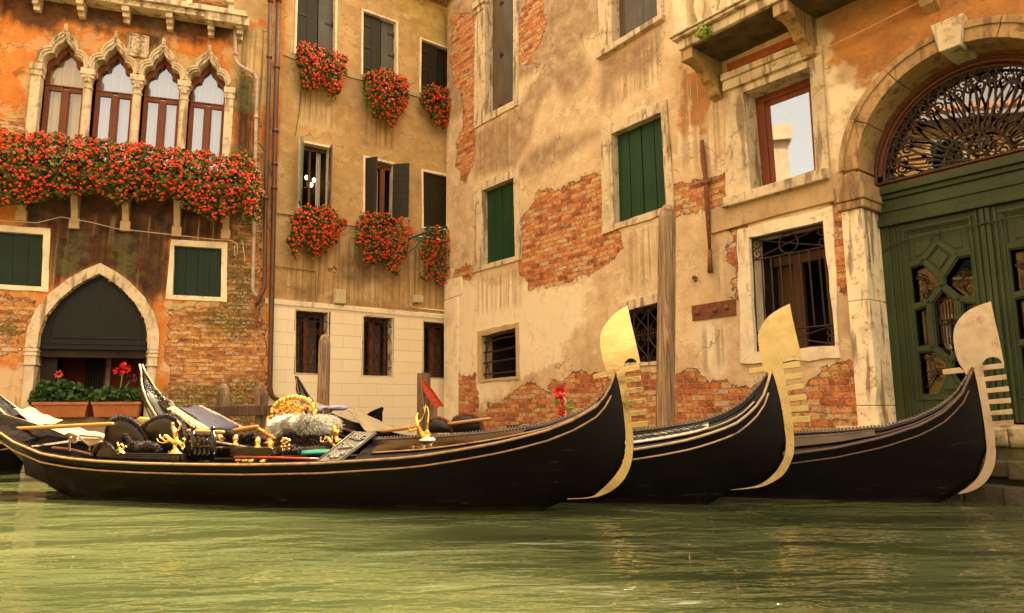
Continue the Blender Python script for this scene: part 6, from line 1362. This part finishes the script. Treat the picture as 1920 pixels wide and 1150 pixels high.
for (q0, q1, y0, y1) in (((329, 765), (392, 806), -.22, -.34), ((372, 763), (448, 803), .22, .34)):
    mb = MB()
    for i in range(34):
        f = i/33; p = g2.X(q0[0]+(q1[0]-q0[0])*f, q0[1]+(q1[1]-q0[1])*f, y0+(y1-y0)*f)+Vector((0, 0, .012)); s = -1 if y0 < 0 else 1
        for k in range(2): mb.tube([p, p+g2.n*s*.06+g2.d*random.uniform(-.02, .02), p+g2.n*s*.12+g2.d*random.uniform(-.04, .04)-Vector((0, 0, .03))], .008, 4)
    mb.build('fringe', M_rope, cl)
cloth(g3, ((652, 768), (668, 767), (745, 806), (690, 812)), (-.3, .3, .36, -.36), 'wide cream canvas cover sloping down right of the lilac cushion', M_canvas2, amp=.008)
cloth(g3, ((560, 748), (588, 750), (620, 768), (585, 770)), (-.1, .25, .3, -.1), 'small pale cloth behind the gilded chair back', M_canvas2, amp=.01)
random.seed(31)
for x, y, yy in ((441, 829, .1), (483, 834, .05), (507, 840, .12)):
    mb = MB(); p = g1.X(x, y+6, yy); mb.lathe(p, [(.035, 0), (.036, .01), (.018, .03), (.03, .06), (.026, .09), (.006, .11)], 8); mb.build('gilt_knob', M_gold, R1, smooth=True)
# middle gondola furniture: gilded chair back, fluffy throw, figures
def chairback():
    P = [(511, 781), (512, 768), (520, 757), (533, 750), (548, 745), (564, 747), (578, 751), (587, 760), (591, 772), (590, 781)]
    t_ = thing('carved_chair', 'gilded carved chair back arching behind the white fur throw', 'chair', g2.X(550, 781, .05))
    mb = MB(); W_ = BP(g2, P, .05); mb.tube(W_, .026, 8)
    for p in W_: mb.ball(p, .036, 8, 6)
    for a, b in zip(W_[:-1], W_[1:]): mb.ball(a.lerp(b, .5)+Vector((0, -.02, .01)), .03, 7, 5)
    mb.build('chair_frame', M_gold, t_, smooth=True)
    mb = MB(); random.seed(12)
    for _ in range(46):
        x, y = random.uniform(516, 586), random.uniform(754, 780); ins = ((x-551)/38)**2+((y-782)/32)**2 < 1
        if ins: mb.tube([g2.X(x+a*110, y+b*90, .05+random.uniform(-.02, .02)) for a, b in scroll((0, 0), .05, 1.2, random.uniform(0, 6), random.choice((-1, 1)), 10)], .012, 5); mb.ball(g2.X(x, y, .03), .02, 6, 5)
    mb.build('carved_scrolls', M_gold, t_, smooth=True)
    mb = MB(); 
    for p in ((528, 765, 5), (569, 764, 6), (548, 768, 7)): mb.ball(g2.X(p[0], p[1], .06), p[2]/FPX*8.4, 10, 8, (1, .4, 1.2))
    mb.build('medallion', M_lilac, t_, smooth=True)
chairback()
mb = MB(); fur_pad(mb, g2.X(572, 797, -.15), .38, .27, .115, g2, 7500, .045, .45, .008); tag(mb.build('fur_throw', M_furw, base=g2.X(572, 797, -.15), smooth=False), 'fluffy cream and grey fur throw heaped over a gondola seat', 'fur throw')
mb = MB(); fur_pad(mb, g2.X(572, 826, -.22), .30, .2, .09, g2, 3000, .06, .5); fur_pad(mb, g1.X(566, 846, .28), .24, .14, .05, g1, 1800, .05, .4); tag(mb.build('fur_rug', M_fur, base=g2.X(572, 826, -.2)), 'dark brown fur rug hanging below the cream fur throw', 'fur rug')
mb = MB(); fur_pad(mb, g3.X(610, 768, -.05), .10, .12, .055, g3, 10, .01); fur_pad(mb, g3.X(634, 765, .0), .14, .12, .04, g3, 10, .01); tag(mb.build('lilac_cushion', M_lilac, base=g3.X(620, 768, 0), smooth=True), 'plump lilac blue cushion in front of the slim wooden pile', 'cushion')
mb = MB(); prism(mb, BP(g3, ((605, 765), (614, 764), (621, 775), (611, 778)), -.16), .01, g3.n); tag(mb.build('leather_strap', M_brownwood, base=g3.X(611, 770, -.16)), 'small brown strap tag lying on the lilac cushion', 'strap')
M_gold2 = pm('orange_gilt', (.92, .40, .10), .35, .7, .25, 10)
statue(g2, R2, K1, 460, 720, -.05, [[(100, 610, 10), (130, 590, 14), (165, 540, 16), (200, 560, 22), (250, 590, 26), (300, 620, 28), (350, 650, 22), (400, 660, 14)], [(250, 590, 18), (270, 520, 24), (280, 470, 26), (265, 430, 18), (275, 405, 18)], [(300, 480, 18), (340, 500, 14), (360, 560, 12)], [(350, 600, 16), (400, 590, 10), (430, 565, 8)], [(330, 640, 20), (340, 540, 18)], [(380, 690, 16), (420, 700, 12)]], (300, 715, 80, 60), M_gold2, 'gilt_figure')
statue(g2, R2, K1, 460, 720, -.35, [[(1095, 745, 16), (1060, 740, 20), (1030, 700, 24), (1000, 655, 20), (965, 640, 18), (950, 665, 10)], [(1000, 690, 12), (940, 700, 9), (900, 690, 9), (905, 640, 10)], [(1100, 690, 24), (1090, 630, 28), (1080, 570, 26), (1065, 520, 26)], [(1110, 590, 18), (1140, 550, 14), (1130, 510, 12)], [(1070, 590, 14), (1040, 620, 12), (1045, 660, 10)], [(1120, 500, 6), (1125, 460, 10)], [(1130, 670, 18), (1140, 700, 14)]], None, M_gold, 'gilt_rider')
mb = MB()
random.seed(8)
for _ in range(26): mb.ball(g1.X(random.uniform(527, 543), random.uniform(822, 846), .1), random.uniform(.01, .02), 6, 5)
mb.build('brass_studs', M_brass, R1, smooth=True)
mb = MB(); fur_tube(mb, BP(g2, ((422, 812), (436, 816), (450, 822)), -.3), .05, 500); fur_tube(mb, BP(g2, ((458, 820), (470, 815), (478, 812)), -.25), .03, 300); mb.build('fur_trim', M_fur, R2)
statue(g2, R2, K1, 180, 720, -.3, [[(1440, 640, 22), (1470, 600, 26), (1490, 640, 28), (1500, 680, 22)], [(1520, 640, 14), (1545, 655, 10)]], (1490, 728, 60, 50), M_gold, 'gilt_ornament')
mb = MB(); prism(mb, BP(g2, ((290, 762), (300, 752), (318, 750), (325, 762), (322, 782), (300, 786)), .0), .10, g2.n); mb.build('stern_post', M_brownwood, R2, bevel=.02)
# carved relief inside the stern of the middle gondola
mb = MB()
for k in range(16):
    f = k/15; x = 276+f*40; y = 722+f*38
    mb.tube([g2.X(x+a*90, y+b*90, -.10-.08*f) for a, b in scroll((0, 0), .06+.04*f, 1.3, k*1.1, 1 if k % 2 else -1, 10)], .007, 4)
mb.build('stern_carving', pm('dark_carving', (.05, .045, .035), .3, .3), R2)
mb = MB(); prism(mb, BP(g1, ((253, 790), (262, 782), (278, 784), (290, 792), (300, 800), (255, 800)), .45), .05, g1.n); tag(mb.build('tan_cushion', pm('tan_cloth', (.62, .36, .08), .8, 0, .1, 8), base=g1.X(270, 795, .45), bevel=.02), 'tan yellow cushion corner showing between the two black seat lobes', 'cushion')
# third gondola: black heart shaped seats
for k, out in enumerate((((804, 812), (803, 797), (808, 788), (820, 785), (834, 789), (844, 797), (851, 812)), ((850, 812), (846, 797), (852, 786), (868, 779), (886, 779), (898, 787), (905, 810)))):
    P = BP(g2, out, .1); c = sum(P, Vector())/len(P); mb = MB(); n = len(P)
    rings = [[c.lerp(p, f)-g2.n*(.06*math.sqrt(max(0, 1-f*f))) for p in P] for f in (1, .85, .6, .3)]
    vs = [v for r_ in rings for v in r_]+[c-g2.n*.062]; fs = [(i*n+j, i*n+(j+1) % n, (i+1)*n+(j+1) % n, (i+1)*n+j) for i in range(3) for j in range(n)]+[(3*n+j, 3*n+(j+1) % n, 4*n) for j in range(n)]
    vs += [v+g2.n*.08 for v in rings[0]]; b = 4*n+1; fs += [(j, (j+1) % n, b+(j+1) % n, b+j) for j in range(n)]+[tuple(b+j for j in range(n))]
    mb.add(vs, fs); s_ = mb.build('seat_back', M_leather, R2, smooth=True); mb = MB(); fur_tube(mb, P, .03, 500, .028); mb.build('fur_trim', pm('red_brown_fur', (.11, .028, .01), .9, 0, .4, 30), s_)
mb = MB(); prism(mb, BP(g2, ((955, 797), (983, 795), (1004, 802), (1012, 808), (960, 810)), .1), .2, g2.n); mb.build('deck_box', M_black, R2, bevel=.01)
mb = MB(); mb.tube(BP(g2, ((978, 797), (980, 808)), -.02), .016, 6); mb.build('steel_bar', M_steel, R2)
# rose and its red holder
rv = thing('rose_holder', 'twisted red glass flower holder with a single red rose and green leaves', 'vase', g2.X(1054, 797, 0))
mb = MB(); pts = [g2.X(1054+2.5*math.sin(f*14), 797-f*48, .0) for f in np.linspace(0, 1, 26)]; mb.tube(pts, [.034-.014*f for f in np.linspace(0, 1, 26)], 8)
for f in np.linspace(.02, .85, 14): mb.ball(g2.X(1054+(4 if int(f*14) % 2 else -4), 797-f*46, -.02), .018, 6, 5)
mb.build('vase', pm('red_glass', (.50, .02, .01), .15, 0, .3, 10), rv, smooth=True)
mb = MB(); mb.tube(BP(g2, ((1060, 797), (1061, 760), (1058, 745), (1050, 738)), -.02), .010, 6); mb.build('stem', pm('pale_stem', (.6, .45, .3), .5), rv)
mb = MB()
for x, y, a in ((1044, 753, 2.6), (1067, 753, .9), (1062, 764, 2.4), (1070, 766, .1)):
    c = g2.X(x, y, -.03); u_ = Vector((math.cos(a), 0, math.sin(a))); v_ = Vector((-math.sin(a), 0, math.cos(a))); mb.add([c-u_*.045, c-u_*.01+v_*.024, c+u_*.05, c-u_*.01-v_*.024, c+Vector((0, -.01, 0))], [(0, 1, 4), (1, 2, 4), (2, 3, 4), (3, 0, 4)])
mb.build('leaf', M_plant_g, rv)
bloom(g2.X(1049, 738, -.02), .065, M_rose, rv, 'rose_bloom', 60)
# gold knick by the second ridge, red cloth on the square post
mb = MB(); P = [at(*p, 11.3) for p in ((789, 711), (800, 717), (814, 734), (825, 751), (832, 762), (824, 762), (819, 768), (812, 760), (806, 752), (797, 739), (790, 724))]
prism(mb, P, .03, (0, 1, 0)); mb.add([P[0], P[4], P[4]+Vector((.02, -.08, .0)), P[1]+Vector((0, -.06, 0))], [(0, 1, 2, 3)]); tag(mb.build('red_cloth', M_redc, base=P[0], bevel=.01), 'red cloth flag rolled and hanging from the square grey post', 'flag')
mb = MB(); mb.tube([at(787, 700, 11.3), at(796, 770, 11.2)], .008, 5); tag(mb.build('flag_string', M_rope, base=at(796, 770, 11.2)), 'thin pale string hanging beside the red cloth flag', 'string')
# petals floating on the water
PG = 'specks floating on the canal'
for x, y, c in ((137, 1045, 0), (1778, 1007, 0), (43, 900, 0), (256, 935, 0), (1379, 1071, 1), (1803, 1078, 1), (1160, 1016, 1), (1292, 1023, 0)):
    r_ = ray(x, y); P = CAM+r_*(-H/r_.z); mb = MB(); s = random.uniform(.004, .007)
    mb.add([P+Vector((math.cos(a)*s*1.3, math.sin(a)*s, .003)) for a in np.linspace(0, 5.2, 6)]+[P+Vector((0, 0, .006))], [(i, (i+1) % 6, 6) for i in range(6)])
    lab = 'tiny white speck floating on the canal, %s' if c == 0 else 'tiny red petal floating on the canal, %s'
    wh = {137: 'farthest left on open water', 1778: 'far right below the steps', 43: 'beside the stern at the left edge', 256: 'by the nearest hull on the left', 1379: 'middle one of the three red petals', 1803: 'rightmost of the red petals', 1160: 'leftmost of the red petals', 1292: 'just right of the middle of the picture'}[x]
    tag(mb.build('petal', M_petal if c else M_canvas2, base=P), lab % wh, 'petal', PG)
# ================================================================ HOUSE ACROSS THE SIDE CANAL (left of the frame, seen in the panes)
class Fx:
    def __init__(s, O, d): s.O = Vector(O); s.d = Vector(d).normalized(); s.n = Vector((s.d.y, -s.d.x, 0))
    def P(s, u, z, off=0.): return s.O+s.d*u+s.n*off+Vector((0, 0, z))
FX = Fx((-13.5, -16, 0), (0, 1, 0)); 
X_ = thing('yellow_house', 'ochre house with tiled roof across the canal, outside left, mirrored in panes', 'house', FX.P(11, 0, 0))
mb = MB(); mb.fbox(FX, 0, 19.3, -.6, 11.2, -6, 0); mb.fbox(FX, 19.302, 25, -.6, 8.6, -6, -.1); mb.build('wall', pm('far_ochre_plaster', (.34, .19, .055), .9, 0, .25, 1.2, dirt=(.30, .17, .07)), X_)
mb = MB(); mb.add([FX.P(-.3, 11.2, .45), FX.P(19.6, 11.2, .45), FX.P(19.6, 12.8, -3), FX.P(-.3, 12.8, -3)], [(0, 1, 2, 3)]); mb.add([FX.P(19.4, 8.62, .35), FX.P(25.3, 8.62, .35), FX.P(25.3, 10, -3), FX.P(19.4, 10, -3)], [(0, 1, 2, 3)])
for k in range(66): mb.tube([FX.P(.3*k, 11.26, .5), FX.P(.3*k, 12.8, -3)], .11, 6)
mb.build('roof', M_roof, X_)
for k in range(6):
    for z in (2.2, 5.4, 8.6):
        u = 1.8+3.0*k; mb = MB(); mb.fbox(FX, u-.62, u+.62, z-.12, z+1.85, 0, .04); w_ = mb.build('window', M_stone, X_); mb = MB(); mb.fbox(FX, u-.5, u+.5, z, z+1.7, .041, .06); mb.build('shutter', M_dgreen, w_)
for u, z in ((8., 11.4), (22.2, 9.2)): mb = MB(); mb.fbox(FX, u-.3, u+.3, z, z+1.8, -1.0, -.4); mb.fbox(FX, u-.45, u+.45, z+1.802, z+2.4, -1.15, -.25); mb.build('chimney', M_stoneD, X_)
# ================================================================ WATER
t = NT('canal_water'); co = t.obj()
c1 = t.noise(t.map(co, (.35, .5, 1)), 1., 3)
wcol = t.ramp(c1, [(.35, (.027, .036, .014)), (.65, (.052, .061, .024))])
wv = t.noise(t.map(co, (1.1, 2.5, 1), rot=(0, 0, .12)), 1.0, 1.5, .45, .5); wv2 = t.noise(t.map(co, (1.9, 5.2, 1), rot=(0, 0, -.10)), 2.2, 2, .5, .5); wv3 = t.noise(t.map(co, (.35, .8, 1)), 1., 1); wv4 = t.noise(t.map(co, (4.5, 11., 1), rot=(0, 0, .25)), 1.4, 2, .5, .3)
amp = t.mr(wv3, .35, .65, .5, 1.2)
hgt = t.math('MULTIPLY', amp, t.math('ADD', t.math('MULTIPLY', wv, .60), t.math('ADD', t.math('MULTIPLY', wv2, .16), t.math('MULTIPLY', wv4, .045))))
M_water = t.fin(wcol, .03, 0, hgt, .20, 1., IOR=1.33)
mb = MB(); s_ = 400; mb.add([(-s_, -s_, 0), (s_, -s_, 0), (s_, s_, 0), (-s_, s_, 0)], [(0, 1, 2, 3)]); tag(mb.build('water', M_water), None, None, None, 'structure')
